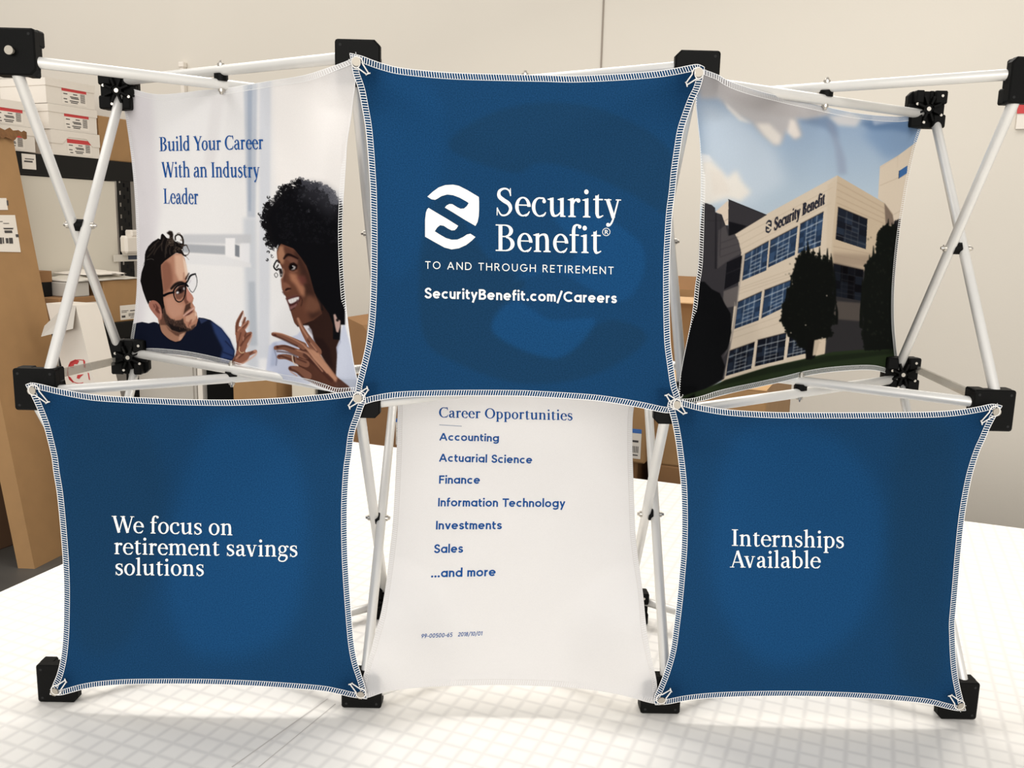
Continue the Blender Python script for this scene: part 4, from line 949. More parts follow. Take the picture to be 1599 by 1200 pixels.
    c.poly([(1050,640),(1060,600),(1075,520),(1088,440),(1100,440),(1112,452),(1124,458),(1132,475),(1141,490),(1142,520),(1136,545),(1126,556),(1132,572),(1128,592)], (19,20,22), 1, 1.2)
    # building name
    sign = text_polys('Security Benefit', SERIF_BOLD, (1208.5,360), (1287.5,318.5), 17, 0.04, up=(1.2,-19))
    for off, col in (((-1.0,.9), (140,126,114)), ((.5,.2), (30,34,50)), ((0,0), (30,34,50))):
        for p in sign: c.poly([(q[0]+off[0], q[1]+off[1]) for q in p], col)
    lg = lambda pts: [(1195.5+(x-106)*9.6/374, 366.5-(x-106)*4.6/374-(576-y)*20.5/449) for x, y in pts]
    for p in (LOGO_UP, LOGO_DN): c.poly(lg(p), (44,48,60))
    # lawn
    c.poly([(1045,640),(1062,620),(1100,608),(1132,594),(1200,573),(1250,562),(1300,550),(1350,546),(1410,543),(1410,600),(1250,600),(1080,645)], (42,54,34), 1, .8)
    c.poly([(1132,594),(1200,574),(1290,556),(1400,546),(1400,552),(1290,566),(1200,584),(1120,604)], (30,38,26), .8, 2); c.poly([(1060,628),(1085,615),(1085,622),(1060,635)], (14,16,14), .9, 2)
    # trees
    tree = [(1262,386),(1266,398),(1270,394),(1274,404),(1279,396),(1283,408),(1289,400),(1293,410),(1297,404),(1300,428),(1304,440),(1300,458),(1305,474),(1302,490),(1306,498),(1297,512),(1300,524),(1288,530),(1281,528),(1277,545),(1272,560),(1259,561),(1257,545),(1247,542),(1242,530),(1230,526),(1226,512),(1218,500),(1223,488),(1220,478),(1231,464),(1228,454),(1238,444),(1236,430),(1241,418),(1244,404),(1250,400),(1253,392),(1258,396)]
    c.poly(tree, (20,22,20), 1, .5)
    for x, y0, y1, w in ((1262,376,430,7),(1256,384,430,6),(1248,396,440,6),(1270,388,430,6),(1279,386,425,5.5),(1285,398,430,5),(1292,388,430,6),(1299,396,440,5.5),(1242,412,450,6),(1303,420,470,5),(1236,430,480,6),(1229,448,490,6),(1224,470,505,6),(1306,470,505,4.5)):
        c.line([(x+rng.uniform(-1.5,1.5), y0), (x+rng.uniform(-1,1), (y0+y1)/2), (x, y1)], [.8, w*.8, w], (20,22,20), 1, .3)
    for _ in range(170):
        k = rng.randrange(len(tree)-1); t = rng.random(); x = tree[k][0]*(1-t)+tree[k+1][0]*t; y = tree[k][1]*(1-t)+tree[k+1][1]*t
        if y > 540: continue
        c.blob(x+rng.uniform(-1.5,1.5), y+rng.uniform(-1.5,1.5), rng.uniform(.8,2), rng.uniform(.8,1.8), (22,25,22), 1, .2)
    for _ in range(70): c.blob(rng.uniform(1226,1302), rng.uniform(400,525), rng.uniform(.8,2.2), rng.uniform(.6,1.6), (38,42,34), .35, .4)
    for x, y in ((1291,462),(1258,508),(1284,528),(1279,531),(1235,520),(1288,530)): c.blob(x, y, 1.1, .9, (206,194,178), .9, .3)
    c.poly([(1270,532),(1290,528),(1288,552),(1268,556)], (206,188,166), .9, .5); c.poly([(1262,530),(1272,530),(1268,562),(1258,562)], (20,20,19), 1, .4)
    rt = [(1385,350),(1391,356),(1398,350),(1404,360),(1404,545),(1350,548),(1346,520),(1349,500),(1344,480),(1349,462),(1346,446),(1352,432),(1350,415),(1360,404),(1368,396),(1369,380),(1371,366),(1378,354)]
    c.poly(rt, (22,25,22), 1, .6)
    for x, y0, y1, w in ((1386,342,400,7),(1392,348,400,7),(1378,352,400,7),(1399,344,400,6),(1371,366,410,6),(1364,384,430,6.5),(1358,398,440,6),(1352,412,460,6),(1347,436,480,6),(1345,462,510,6)):
        c.line([(x+rng.uniform(-1.5,1.5), y0), (x, (y0+y1)/2), (x, y1)], [.8, w*.8, w], (22,25,22), 1, .3)
    for _ in range(110):
        k = rng.randrange(len(rt)-1); t = rng.random(); c.blob(rt[k][0]*(1-t)+rt[k+1][0]*t, rt[k][1]*(1-t)+rt[k+1][1]*t, rng.uniform(.8,2), rng.uniform(.8,2), (24,27,23), 1, .2)
    for _ in range(60): c.blob(rng.uniform(1354,1398), rng.uniform(370,535), rng.uniform(.8,2), rng.uniform(.8,2.4), (44,48,38), .4, .5)
    c.poly([(1396,346),(1406,341),(1405,356),(1398,356)], (24,24,28), .9, .4)
    g = c.a.mean(2, keepdims=True); c.a = 255*(np.clip(c.a+(g-c.a)*.1, 0, 255)/255)**1.08*.965
    return c
C_T = [(546,83),(565,87.5),(582,94),(600,100),(625,106),(675,111.5),(725,114.5),(800,116.5),(850,117.5),(900,118.5),(975,115),(1025,111),(1055,106.5),(1075,102.5),(1090,100.5),(1100,105)]
C_R = [(1100,105),(1098,120),(1092,140),(1084,156),(1075,180),(1067,205),(1062,235),(1057,270),(1054,300),(1050,330),(1047.6,364),(1045.5,407),(1045,446),(1045.5,498),(1047,537),(1051,568),(1056,601),(1062,622),(1060,642)]
C_B = [(557,630),(567,632),(587,626.5),(625,621),(700,618.5),(800,618.5),(850,620.5),(920,625),(960,630),(1000,637),(1040,645),(1060,642)]
C_L = [(546,83),(549,100),(552,117),(560,140),(566,170),(571,200),(574.5,237),(577,275),(578.5,300),(579.6,357),(579.6,413),(578.7,458.6),(576.7,498),(573.5,527),(568,555),(561,583),(556,606),(557,630)]
L_T = [(40,601),(50,598),(67.6,601),(90,606.5),(120,612.5),(150,617),(195,620),(240,622),(295,624),(366,624.5),(437.5,621.5),(497,616.7),(532.5,613),(552,611),(569,613)]
L_R = [(569,613),(571,627),(567,637),(562,652),(556,668),(552,685),(549,710),(545.6,733),(542.7,776),(542,818),(542.7,861),(544.7,903),(548.5,957),(552.5,1003),(558,1034),(565,1056),(571,1076),(573,1092)]
L_B = [(78,1085),(94,1086),(112.5,1081.5),(131,1076.5),(159.5,1072),(206,1069),(300,1068.5),(375,1070.5),(437,1074),(500,1079),(527.5,1084),(549.5,1089),(573,1092)]
L_L = [(40,601),(46,612),(57,635),(67.6,662),(75,689),(81,714.6),(84,738),(89,768),(93,805),(96,840),(98.5,875),(100,912),(100,950),(99,990),(95.7,1025),(90,1051),(82.5,1070),(78,1085)]
R_T = [(1044,627),(1053,624),(1062.5,624.5),(1081,629.5),(1100,634),(1137.6,640),(1194,643.5),(1250,644.5),(1350,644.5),(1412,644),(1459,643),(1498,640),(1529,635),(1549,631),(1565,634)]
R_R = [(1565,634),(1554,652),(1545,669.5),(1537,688),(1529,706),(1518.6,739),(1511,775),(1505,814),(1500,862),(1496,910),(1492.5,950),(1490.6,973),(1491,993.6),(1492,1020),(1494.5,1049.7),(1499,1074.6),(1504,1095),(1508,1110)]
R_B = [(1023,1101),(1043,1100),(1075,1094),(1125,1089.5),(1200,1087.5),(1275,1088),(1350,1091),(1412,1095.5),(1450,1100),(1474.6,1106),(1493,1110),(1508,1110)]
R_L = [(1044,627),(1042,635),(1045,643),(1050,662),(1054.6,686),(1058,710),(1061,734),(1063.5,762),(1064.7,807.5),(1064,854),(1061,893.5),(1057.5,933),(1052,979.6),(1047,1015),(1038,1047.7),(1028,1074),(1021.7,1089),(1023,1101)]
TL_T = [(179,133),(195,136),(216,141.4),(234,146),(256,147.5),(290,144.5),(312.6,141.4),(346,139),(380,133.5),(425,126),(470,119),(500,110.5),(545,94),(549,88)]
TL_R = [(549,88),(555,125),(551.5,155),(547.5,187.5),(542.5,220),(540,260),(538,290),(536,320),(535,365),(536,410),(538.6,455),(542.5,494),(547,530),(553,569),(559,596),(562,612)]
TL_B = [(203,562),(222,553),(247.5,552),(295,557),(342.5,567),(380,577),(415,586),(438,592.5),(462,597),(485,602),(508,609),(526,613.5),(562,612)]
TL_L = [(179,133),(188,152),(195,175),(201,212),(206,250),(210.5,300),(213,350),(214.5,400),(214,450),(211,487.5),(208,507.5),(204.5,532),(203,562)]
TR_T = [(1093,105),(1100,109),(1122,117.5),(1136,125.5),(1173,138.5),(1220,151),(1266.7,161.5),(1290,167),(1313,172),(1336.6,176.5),(1371.6,180.5),(1406.6,182),(1430,178),(1449,169)]
TR_R = [(1449,169),(1441,190),(1436,207),(1429,229.5),(1419,275),(1410.6,323.7),(1404,366),(1399,411.5),(1396,457),(1396,502.5),(1398.5,535),(1401,560),(1404,592)]
TR_B = [(1058,630),(1075,630),(1099,625.5),(1120,619.5),(1150,612),(1180,605.5),(1225,595.5),(1260,587),(1300,581),(1350,577.8),(1377,581),(1404,592)]
TR_L = [(1093,105),(1088,130),(1086,155),(1089,190),(1092.5,225),(1094,262.5),(1094,300),(1093,325),(1092,370),(1090,415),(1085.5,445),(1082.5,475),(1078,505),(1072,535),(1066,565),(1061,595),(1058,630)]
B_T = [(602,556),(640,578),(700,590),(800,597),(900,592),(965,580),(1009,566)]
B_R = [(1009,566),(998,597),(990,635),(987.5,662.5),(987.5,707.5),(988.5,740),(990,782.5),(992,832.5),(996,870),(1004,929),(1009,979.6),(1016,1022.6),(1025,1065),(1026,1100)]
B_B = [(563,1090),(575,1090),(603,1081),(647,1075),(700,1072),(800,1070.5),(900,1075.5),(965,1085),(1010,1097),(1026,1100)]
B_L = [(602,556),(613,592),(619,620),(621,640),(620.6,660),(620,691),(619,719),(617,761.6),(613.6,818),(609,861),(604,905),(599,937),(593.6,964),(586,990),(580,1014),(573,1037.6),(567,1060),(563,1090)]

def loops(pan, items):
    for pin, tail in items: pan.loop(pin, pan.c, tail)
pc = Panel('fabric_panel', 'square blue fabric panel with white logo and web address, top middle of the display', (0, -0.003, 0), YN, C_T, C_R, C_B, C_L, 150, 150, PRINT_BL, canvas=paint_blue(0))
M4 = lambda x0, y0, s: (lambda pts: [(x0+x/s, y0+y/s) for x, y in pts])
lg = M4(640, 260, 4.4417)
pc.letters([lg(LOGO_UP), lg(LOGO_DN)], INK_W, 'logo', 'white hexagon logo of two interlocked curves')
pc.letters(text_polys('Security', SERIF, (774,336.5), (970,341), 43, 0.05), INK_W)
pc.letters(text_polys('Benefit', SERIF, (774,392), (939,396), 42, 0.05), INK_W)
pc.letters([[(946.6+q[0], 362.4+q[1]) for q in p] for p in ring(0, 0, 6.3, 6.3, 0.9, 0.9)] + text_polys('R', SANS, (944.2,365.8), (949.2,366), 6.6), INK_W)
pc.letters(text_polys('TO AND THROUGH RETIREMENT', SANS_LIGHT, (664,419.8), (958,428.6), 11.8, 0.22), INK_W)
pc.letters(text_polys('SecurityBenefit.com/Careers', SANS_BOLD, (663,465.8), (962.4,473.6), 16.2, 0.085), INK_W)
loops(pc, [(PIN[(1,2)], 0.016), (PIN[(2,2)], 0.016), (PIN[(1,1)], 0.015), (PIN[(2,1)], 0.015)])

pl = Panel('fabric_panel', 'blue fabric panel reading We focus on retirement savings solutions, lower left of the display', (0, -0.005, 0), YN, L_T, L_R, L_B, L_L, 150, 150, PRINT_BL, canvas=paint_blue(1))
for t, a, b, c in (('We focus on', (175,831.5), (364,836), 26), ('retirement savings', (178.7,865.5), (465,869.7), 26), ('solutions', (180,898), (319,899.4), 26)):
    pl.letters(text_polys(t, SERIF, a, b, c, 0.045), INK_W)
loops(pl, [(PIN[(0,1)], 0.02), (PIN[(0,0)], 0.017), (PIN[(1,0)], 0.017), (PIN[(1,1)], 0.015)])

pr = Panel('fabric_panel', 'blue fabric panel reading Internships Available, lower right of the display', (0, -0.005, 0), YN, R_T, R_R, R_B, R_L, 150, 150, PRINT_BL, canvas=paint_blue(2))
for t, a, b, c in (('Internships', (1142,852.5), (1317.6,855.9), 26), ('Available', (1139.4,886.2), (1280.5,887.4), 26)):
    pr.letters(text_polys(t, SERIF, a, b, c, 0.045), INK_W)
loops(pr, [(PIN[(2,1)], 0.015), (PIN[(3,1)], 0.019), (PIN[(2,0)], 0.016), (PIN[(3,0)], 0.017)])

tlp = np.array([HF[(1,2)][0], -0.0015, 0]); tlq = np.array([HBK[(0,2)][0]-0.002, YB+0.0015, 0])
d = tlq-tlp; tl_n = np.array([-d[1], d[0], 0]); tl_n = tl_n if tl_n[1] > 0 else -tl_n
pt = Panel('fabric_panel', 'white fabric panel printed with a man and woman talking, upper left of display', tlp, tl_n, TL_T, TL_R, TL_B, TL_L, 430, 560, PRINT, canvas=paint_people(), wrap=((1,2),(1,1)))
for t, a, b, c in (('Build Your Career', (249.5,236.5), (412.5,233), 22.5), ('With an Industry', (253,277), (406.5,277.5), 24), ('Leader', (256,318.3), (311,319.2), 24)):
    pt.letters(text_polys(t, SERIF_DARK, a, b, c, 0.035, up=(-c*0.03, -c)), INK_B)
loops(pt, [(PIN[(1,2)], 0.012), (PIN[(1,1)], 0.012)])

trp = np.array([HF[(2,2)][0], -0.0015, 0]); trq = np.array([HBK[(3,2)][0]+0.002, YB+0.0015, 0])
d = trq-trp; tr_n = np.array([-d[1], d[0], 0]); tr_n = tr_n if tr_n[1] > 0 else -tr_n
pb = Panel('fabric_panel', 'fabric panel with photo print of an office building under clouds, upper right of the display', trp, tr_n, TR_T, TR_R, TR_B, TR_L, 430, 580, PRINT, canvas=paint_building(), wrap=((2,2),(2,1)))
loops(pb, [(PIN[(2,2)], 0.012), (PIN[(2,1)], 0.012)])

b0 = np.array([0.555, -0.0022, 0.021]); b1 = np.array([0.555, YB+0.0015, HBK[(1,1)][2]])
d = b1-b0; bn = np.array([0, d[2], -d[1]])
pw = Panel('fabric_panel', 'white fabric panel listing career opportunities in blue, leaning back in the lower middle', b0, bn, B_T, B_R, B_B, B_L, 90, 120, WH, wrap=((1,0),(2,0)), stitch=M_thread2)
pw.letters(text_polys('Career Opportunities', SERIF_DARK, (685.5,652.5), (894,657.3), 16, 0.045), INK_B)
pw.letters([[(686,663.4),(721,665.6),(721,666.8),(686,664.6)]], INK_G, 'underline')
for t, a, b, c in (('Accounting', (686,688.5), (779,690.5), 12), ('Actuarial Science', (685.5,721.5), (831,724.8), 12.6), ('Finance', (685.5,756), (749.5,756.4), 13),
                   ('Information Technology', (684,791.5), (882.5,793), 13.3), ('Investments', (680.7,827.5), (783,827.3), 13.4), ('Sales', (677.5,864.5), (722.5,863.8), 13.6), ('...and more', (673,902.5), (774,900.4), 14)):
    pw.letters(text_polys(t, SANS_BOLD, a, b, c, 0.07, lean=0.03), INK_B)
pw.letters(text_polys('99-00500-65', SANS, (657.5,997.5), (706,995.4), 6.8, 0.1, lean=0.18) + text_polys('2018/10/01', SANS, (715,994.8), (752.5,993.2), 6.6, 0.08, lean=0.18), INK_B)
loops(pw, [(PIN[(1,0)], 0.014), (PIN[(2,0)], 0.014)])
# ---------------------------------------------------------------- room
ZF = -0.86      # floor below the table top
M_wall = mat('cream_paint', rgb(214, 207, 194), 0.7, noise=0.025, nscale=1.5, bump=0.12, bscale=160)
M_floor = mat('grey_concrete', rgb(82, 79, 74), 0.55, noise=0.28, nscale=3.0)
M_card = mat('brown_cardboard', rgb(166, 128, 84), 0.8, noise=0.07, nscale=14, bump=0.1, bscale=90)
M_card2 = mat('dark_cardboard', rgb(150, 110, 70), 0.8, noise=0.08, nscale=14)
M_cardin = mat('torn_cardboard', rgb(128, 88, 50), 0.9, noise=0.25, nscale=60)
M_tape = mat('tape_and_lit_flap', rgb(196, 156, 108), 0.3)
M_white = mat('white_carton', rgb(228, 220, 208), 0.6, noise=0.02, nscale=10)
M_paper = mat('white_label', rgb(232, 224, 212), 0.7)
M_cream = mat('cream_carton', rgb(226, 216, 196), 0.7)
M_red = mat('red_ink', rgb(196, 62, 62), 0.7)
M_ink = mat('black_ink', rgb(70, 66, 64), 0.8)
M_lblue = mat('blue_label', rgb(58, 108, 178), 0.7)
M_steelb = mat('black_steel', rgb(15, 14, 13), 0.5, spec=0.25)
M_grey = mat('grey_laminate', rgb(186, 180, 170), 0.6)
M_poly = mat('clear_bag', rgb(214, 208, 196), 0.25, bump=0.8, bscale=30)

def slab(name, a0, a1, b0, b1, z0, z1, m, kind='structure'):
    P = [rw(a, b, 0) for a, b in ((a0, b0), (a1, b0), (a1, b1), (a0, b1))]
    mb = MB(); mb.prism([(p[0], p[1], 0) for p in P], (0, 0, z0), (0, 0, z1))
    o = mb.build(name, m, None, (P[0]+P[2])/2+np.array([0, 0, (z0+z1)/2])); o['kind'] = kind
    return o
slab('floor', -16, 5.5, -3.0, 4.05, ZF-0.1, ZF, M_floor)
slab('wall_back', -16, 5.5, 3.9, 4.05, ZF, 4.0, M_wall)
slab('trim_1', -1.192, -1.186, 3.894, 3.903, ZF, 4.0, mat('joint_sealant', rgb(150, 140, 128), 0.8))

class Room:
    """one thing standing square to the wall; corner in room coordinates"""
    def __init__(s, name, label, cat, a, b, z, group=None):
        s.a, s.b, s.z = a, b, z
        s.o = thing(name, label, cat, rw(a, b, z), ANG, group)
    def box(s, name, a0, a1, b0, b1, z0, z1, m, bev=0.0, parent=None, label=None):
        mb = MB(); mb.box((a0-s.a, b0-s.b, z0-s.z), (a1-s.a, b1-s.b, z1-s.z), 0, bev)
        return s.fin(mb, name, m, parent, label)
    def fin(s, mb, name, m, parent=None, label=None):
        o = mb.build(name, m, parent or s.o)
        if label: o['label'] = label
        return o
    def quads(s, mb, face, rects, at):
        """flat marks; face 'u' = looking along the wall, 'n' = looking at the viewer; rects (h0,h1,z0,z1,material)"""
        for k, (h0, h1, z0, z1, mi) in enumerate(rects):
            lift = 0.0004*(1+mi)
            if face == 'u': v = [(at+lift-s.a, h0-s.b, z0-s.z), (at+lift-s.a, h1-s.b, z0-s.z), (at+lift-s.a, h1-s.b, z1-s.z), (at+lift-s.a, h0-s.b, z1-s.z)]
            else: v = [(h0-s.a, at-lift-s.b, z0-s.z), (h1-s.a, at-lift-s.b, z0-s.z), (h1-s.a, at-lift-s.b, z1-s.z), (h0-s.a, at-lift-s.b, z1-s.z)]
            mb.add(v, [(0, 1, 2, 3)], mi)

# ---------------------------------------------------------------- work table with the one inch grid
M_grid = bpy.data.materials.new('gridded_vinyl'); M_grid.use_nodes = True
nt = M_grid.node_tree; pb_ = nt.nodes['Principled BSDF']; pb_.inputs['Roughness'].default_value = 0.32
tcn = nt.nodes.new('ShaderNodeTexCoord'); sx = nt.nodes.new('ShaderNodeSeparateXYZ'); nt.links.new(tcn.outputs['Object'], sx.inputs[0])
def mth(op, a, b=None):
    n = nt.nodes.new('ShaderNodeMath'); n.operation = op
    for k, v in enumerate((a, b)):
        if v is None: continue
        if isinstance(v, (int, float)): n.inputs[k].default_value = v
        else: nt.links.new(v, n.inputs[k])
    return n.outputs[0]
gl = []
for ax in (0, 1):
    f_ = mth('FRACT', mth('MULTIPLY', sx.outputs[ax], 1/0.0254))
    gl.append(mth('ABSOLUTE', mth('SUBTRACT', f_, 0.5)))
mn = mth('MAXIMUM', gl[0], gl[1])
mrn = nt.nodes.new('ShaderNodeMapRange'); mrn.interpolation_type = 'SMOOTHSTEP'
mrn.inputs[1].default_value = 0.30; mrn.inputs[2].default_value = 0.5; mrn.inputs[3].default_value = 0; mrn.inputs[4].default_value = 1
nt.links.new(mn, mrn.inputs[0])
mixn = nt.nodes.new('ShaderNodeMixRGB'); mixn.inputs[1].default_value = rgb(245, 242, 236); mixn.inputs[2].default_value = rgb(229, 226, 221)
nt.links.new(mrn.outputs[0], mixn.inputs[0]); nt.links.new(mixn.outputs[0], pb_.inputs['Base Color'])
M_pencil = mat('pencil', rgb(204, 199, 194), 0.8)

TA, TB = -1.332, 2.045
T = Room('work_table', 'large white work table with a one inch grid, under the display', 'table', TA, TB, ZF)
left = lambda b: TA+(TB-b)*0.078
def tprism(z0, z1, ins, name, m):
    mb = MB(); q = [(left(-0.7)+ins-TA, -0.7+ins-TB, 0), (2.4-ins-TA, -0.7+ins-TB, 0), (2.4-ins-TA, -ins, 0), (ins, -ins, 0)]
    mb.prism(q, (0, 0, z0-ZF), (0, 0, z1-ZF))
    return mb
mb = tprism(-0.003, 0.0, 0.004, 'mat', M_grid)
def troom(x, y):
    d = ray(x, y); P = CAM-d*CAM[2]/d[2]-CAM; return np.array([P@U-TA, P@NV-TB, 0.0003-ZF])
for p, q, w in (((362,1199), (512,1092), 0.0009), ((404,1199), (524,1100), 0.0007)):
    p, q = troom(*p), troom(*q); d = (q-p)/np.linalg.norm(q-p); s_ = np.array([-d[1], d[0], 0])*w
    mb.add([p+s_, q+s_, q-s_, p-s_], [(0, 1, 2, 3)], 1)
T.fin(mb, 'cutting_mat', [M_grid, M_pencil])
T.fin(tprism(-0.04, -0.003, 0, 'top', M_white), 'tabletop', M_white)
for a, b in ((TA+0.1, TB-0.12), (2.25, TB-0.12), (2.25, -0.55), (TA+0.3, -0.55)):
    T.box('leg', a, a+0.06, b, b+0.06, ZF, -0.04, M_steelb)

# ---------------------------------------------------------------- storage rack
RA = -3.668
K = Room('storage_rack', 'black steel storage rack against the wall, carrying shoe boxes and cartons', 'rack', RA, 3.02, ZF)
def post(a, b0, b1, holes):
    """perforated angle: the end face is a lattice with slots left open"""
    mb = MB(); zz = np.arange(ZF, 1.0, 0.02)
    cols = np.linspace(b0, b1, 8)
    if holes:
        for r in range(len(zz)-1):
            for c in range(7):
                if c in (1, 3, 5) and (r+c//2) % 3 == 0: continue
                if zz[r] > 0.8: continue
                mb.box((a-0.003-K.a, cols[c]-K.b, zz[r]-ZF), (a-K.a, cols[c+1]-K.b, zz[r+1]-ZF))
    else: mb.box((a-0.003-K.a, b0-K.b, 0), (a-K.a, b1-K.b, 1.68))
    mb.box((a-0.05-K.a, b1-0.003-K.b, 0), (a-K.a, b1-K.b, 1.68))
    return K.fin(mb, 'post', M_steelb)
post(RA, 3.60, 3.69, True); post(RA, 2.955, 3.012, False); post(RA-1.5, 3.60, 3.69, False); post(RA-1.5, 2.955, 3.012, False)
for z0, z1 in ((0.772, 0.868), (-0.045, 0.042), (-0.78, -0.702)):
    K.box('end_beam', RA-0.03, RA+0.004, 2.955, 3.72, z0, z1, M_steelb)
    K.box('beam', RA-1.5, RA-0.03, 2.955, 2.985, z0, z1, M_steelb); K.box('beam', RA-1.5, RA-0.03, 3.66, 3.69, z0, z1, M_steelb)
    K.box('shelf', RA-1.47, RA-0.03, 2.985, 3.66, z1-0.012, z1-0.002, M_card2, label='brown board shelf')
mb = MB(); mb.box((0.004, 0.025, 1.654), (0.0055, 0.098, 1.722)); K.quads(mb, 'u', [(3.055, 3.10, 0.825, 0.832, 1), (3.06, 3.108, 0.838, 0.842, 1)], RA+0.0055)
K.fin(mb, 'label_card', [M_paper, M_ink], label='white paper label card')

K.box('end_panel', RA-0.012, RA-0.004, 3.014, 3.592, 0.05, 0.765, mat('cream_board', rgb(212, 205, 190), 0.6), 0.003, label='cream end panel')

def shoe_label(r, par, at, b0, z0, w=0.13, h=0.074):
    """white end label with a red band, small print and a bar code block"""
    q = [(b0, b0+w, z0, z0+h, 0), (b0, b0+w, z0+h-0.019, z0+h, 1)]
    for y, x0, x1 in ((.58,.06,.22),(.60,.45,.62),(.44,.32,.66),(.36,.36,.68),(.28,.06,.2),(.2,.3,.66),(.1,.1,.22),(.1,.34,.62)): q.append((b0+w*x0, b0+w*x1, z0+h*y, z0+h*(y+.055), 2))
    for y in np.linspace(.2, .68, 9): q.append((b0+w*.74, b0+w*.93, z0+h*y, z0+h*(y+.03), 2))
    mb = MB(); r.quads(mb, 'u', q, at)
    r.fin(mb, 'end_label', [M_paper, M_red, M_ink], par, 'white end label with red band')
def shoebox(label, a, b0, b1, z, h, lidh, notch=False, depth=0.30):
    r = Room('shoe_box', label, 'box', a, b0, z, 'white shoe boxes on the top shelf')
    body = r.box('box_base', a-depth, a-0.002, b0+0.002, b1-0.002, z, z+h-0.003, M_white)
    mb = MB()
    for x0, x1, y0, y1 in ((a-depth-0.002, a+0.001, b0-0.001, b0+0.002), (a-depth-0.002, a+0.001, b1-0.002, b1+0.001), (a-depth-0.002, a-depth, b0, b1)):
        mb.box((x0-r.a, y0-r.b, h-lidh), (x1-r.a, y1-r.b, h))
    w = b1-b0
    pr = [(0, h-lidh), (0.22*w, h-lidh), (0.34*w, h-lidh*0.45), (0.72*w, h-lidh*0.45), (0.84*w, h-lidh), (w, h-lidh), (w, h), (0, h)] if notch else [(0, h-lidh), (w, h-lidh), (w, h), (0, h)]
    mb.prism([(0, y, zz) for y, zz in pr], (-0.002, 0, 0), (0.0012, 0, 0))
    mb.box((-depth-0.002, -0.001, h-0.002), (0.001, w+0.001, h))
    r.fin(mb, 'lid', M_white)
    return r, body
S_ = 0.872
for k, (lab, da, db, nt_) in enumerate((('lowest white shoe box of the right-hand stack, its lid notched round the label', 0, 0.008, True), ('middle white shoe box of the right-hand stack on the top shelf', 0.0, 0.0, False), ('top white shoe box of the right-hand stack, pushed slightly askew', 0.0, -0.006, False))):
    r, body = shoebox(lab, RA+da, 3.208+db, 3.494+db, S_+k*0.117, 0.116, 0.062 if nt_ else 0.036, nt_)
    shoe_label(r, body, RA+da-0.0015, 3.208+db+0.09, S_+k*0.117+0.008, 0.145, 0.078 if not nt_ else 0.072)
for k, lab in enumerate(('lower white shoe box of the left-hand stack, above the paper shelf label', 'upper white shoe box of the left-hand stack, beside the torn carton')):
    r, body = shoebox(lab, RA, 2.895, 3.128, S_+k*0.110, 0.109, 0.036)
    shoe_label(r, body, RA-0.0015, 2.93, S_+k*0.110+0.006, 0.14, 0.072)

def carton(label, a0, a1, b0, b1, z0, z1, m=None, group=None, tape='n', name='cardboard_box'):
    r = Room(name, label, 'box', a0, b0, z0, group); m = m or M_card
    r.box('carton', a0, a1, b0, b1, z0, z1, m, 0.004)
    if tape:
        ac = (a0+a1)/2; mb = MB()
        mb.box((ac-0.025-r.a, -0.0006, z1-z0-0.06), (ac+0.025-r.a, 0.0003, z1-z0-0.003)); mb.box((ac-0.025-r.a, 0.003, z1-z0-0.0004), (ac+0.025-r.a, b1-b0-0.003, z1-z0+0.0006))
        r.fin(mb, 'tape', M_tape)
    return r
def ship_label(r, face, h0, h1, z0, z1, at, blue=False):
    w, h = h1-h0, z1-z0; q = [(h0, h1, z0, z1, 0)]
    if blue: q.append((h0, h1, z1-h*.14, z1, 2))
    for x0, x1, y0, y1 in ((.08,.5,.6,.64),(.08,.4,.5,.54),(.6,.92,.55,.62),(.6,.92,.1,.14),(.08,.3,.15,.3)): q.append((h0+w*x0, h0+w*x1, z0+h*y0, z0+h*y1, 1))
    for k in range(9): q.append((h0+w*(.5+k*.05), h0+w*(.525+k*.05), z0+h*.2, z0+h*.42, 1))
    mb = MB(); r.quads(mb, face, q, at); return r.fin(mb, 'shipping_label', [M_paper, M_ink, M_lblue], None, 'white printed shipping label')

carton('brown cardboard box at the end of the top shelf, right of the shoe boxes', RA-0.3, RA-0.01, 3.512, 3.76, 0.869, 1.085)
# a low black cart stands against the rack end and carries the next cartons and bags
CA = RA+0.25
def cz(z): return 0.59+(z-0.59)*0.9318
def cb(b): return b*0.9318
r = Room('utility_cart', 'low black cart against the rack end, carrying labelled brown boxes', 'cart', RA+0.008, 2.975, ZF)
r.box('tray', RA+0.008, CA+0.004, 2.975, 3.50, cz(-0.045), cz(0.042), M_steelb, 0.004)
for a_ in (RA+0.012, CA-0.02):
    for b_ in (2.98, 3.475): r.box('leg', a_, a_+0.02, b_, b_+0.02, ZF, cz(-0.045), M_steelb)
r.box('shelf', RA+0.012, CA, 2.98, 3.495, -0.62, -0.60, M_steelb)
TZ = cz(0.042)+0.001
r = carton('brown cardboard box with a white label at the far end of the black cart', RA+0.012, CA, cb(3.475), cb(3.715), TZ, cz(0.262), tape=None); ship_label(r, 'u', cb(3.577), cb(3.69), cz(0.052), cz(0.128), CA)
r = carton('low brown cardboard box with a wide white label on the black cart', RA+0.012, CA, 2.985, cb(3.470), TZ, cz(0.190), M_card2, tape=None); ship_label(r, 'u', cb(3.290), cb(3.462), cz(0.080), cz(0.160), CA)
r = carton('flat grey box under the clear bags on the black cart', RA+0.012, CA-0.002, 3.052, cb(3.39), cz(0.190)+0.001, cz(0.262), M_grey, tape=None, name='flat_box')
r = Room('small_box', 'small brown box with a black lower half, beside the tall leaning carton', 'box', RA+0.012, 2.983, cz(0.190)+0.001)
q0 = cz(0.190)+0.001
r.box('box_base', RA+0.012, -3.53, 2.985, 3.046, q0, 0.285, M_steelb, label='black lower half'); r.box('lid', RA+0.011, -3.528, 2.983, 3.048, 0.285, 0.335, M_card2)
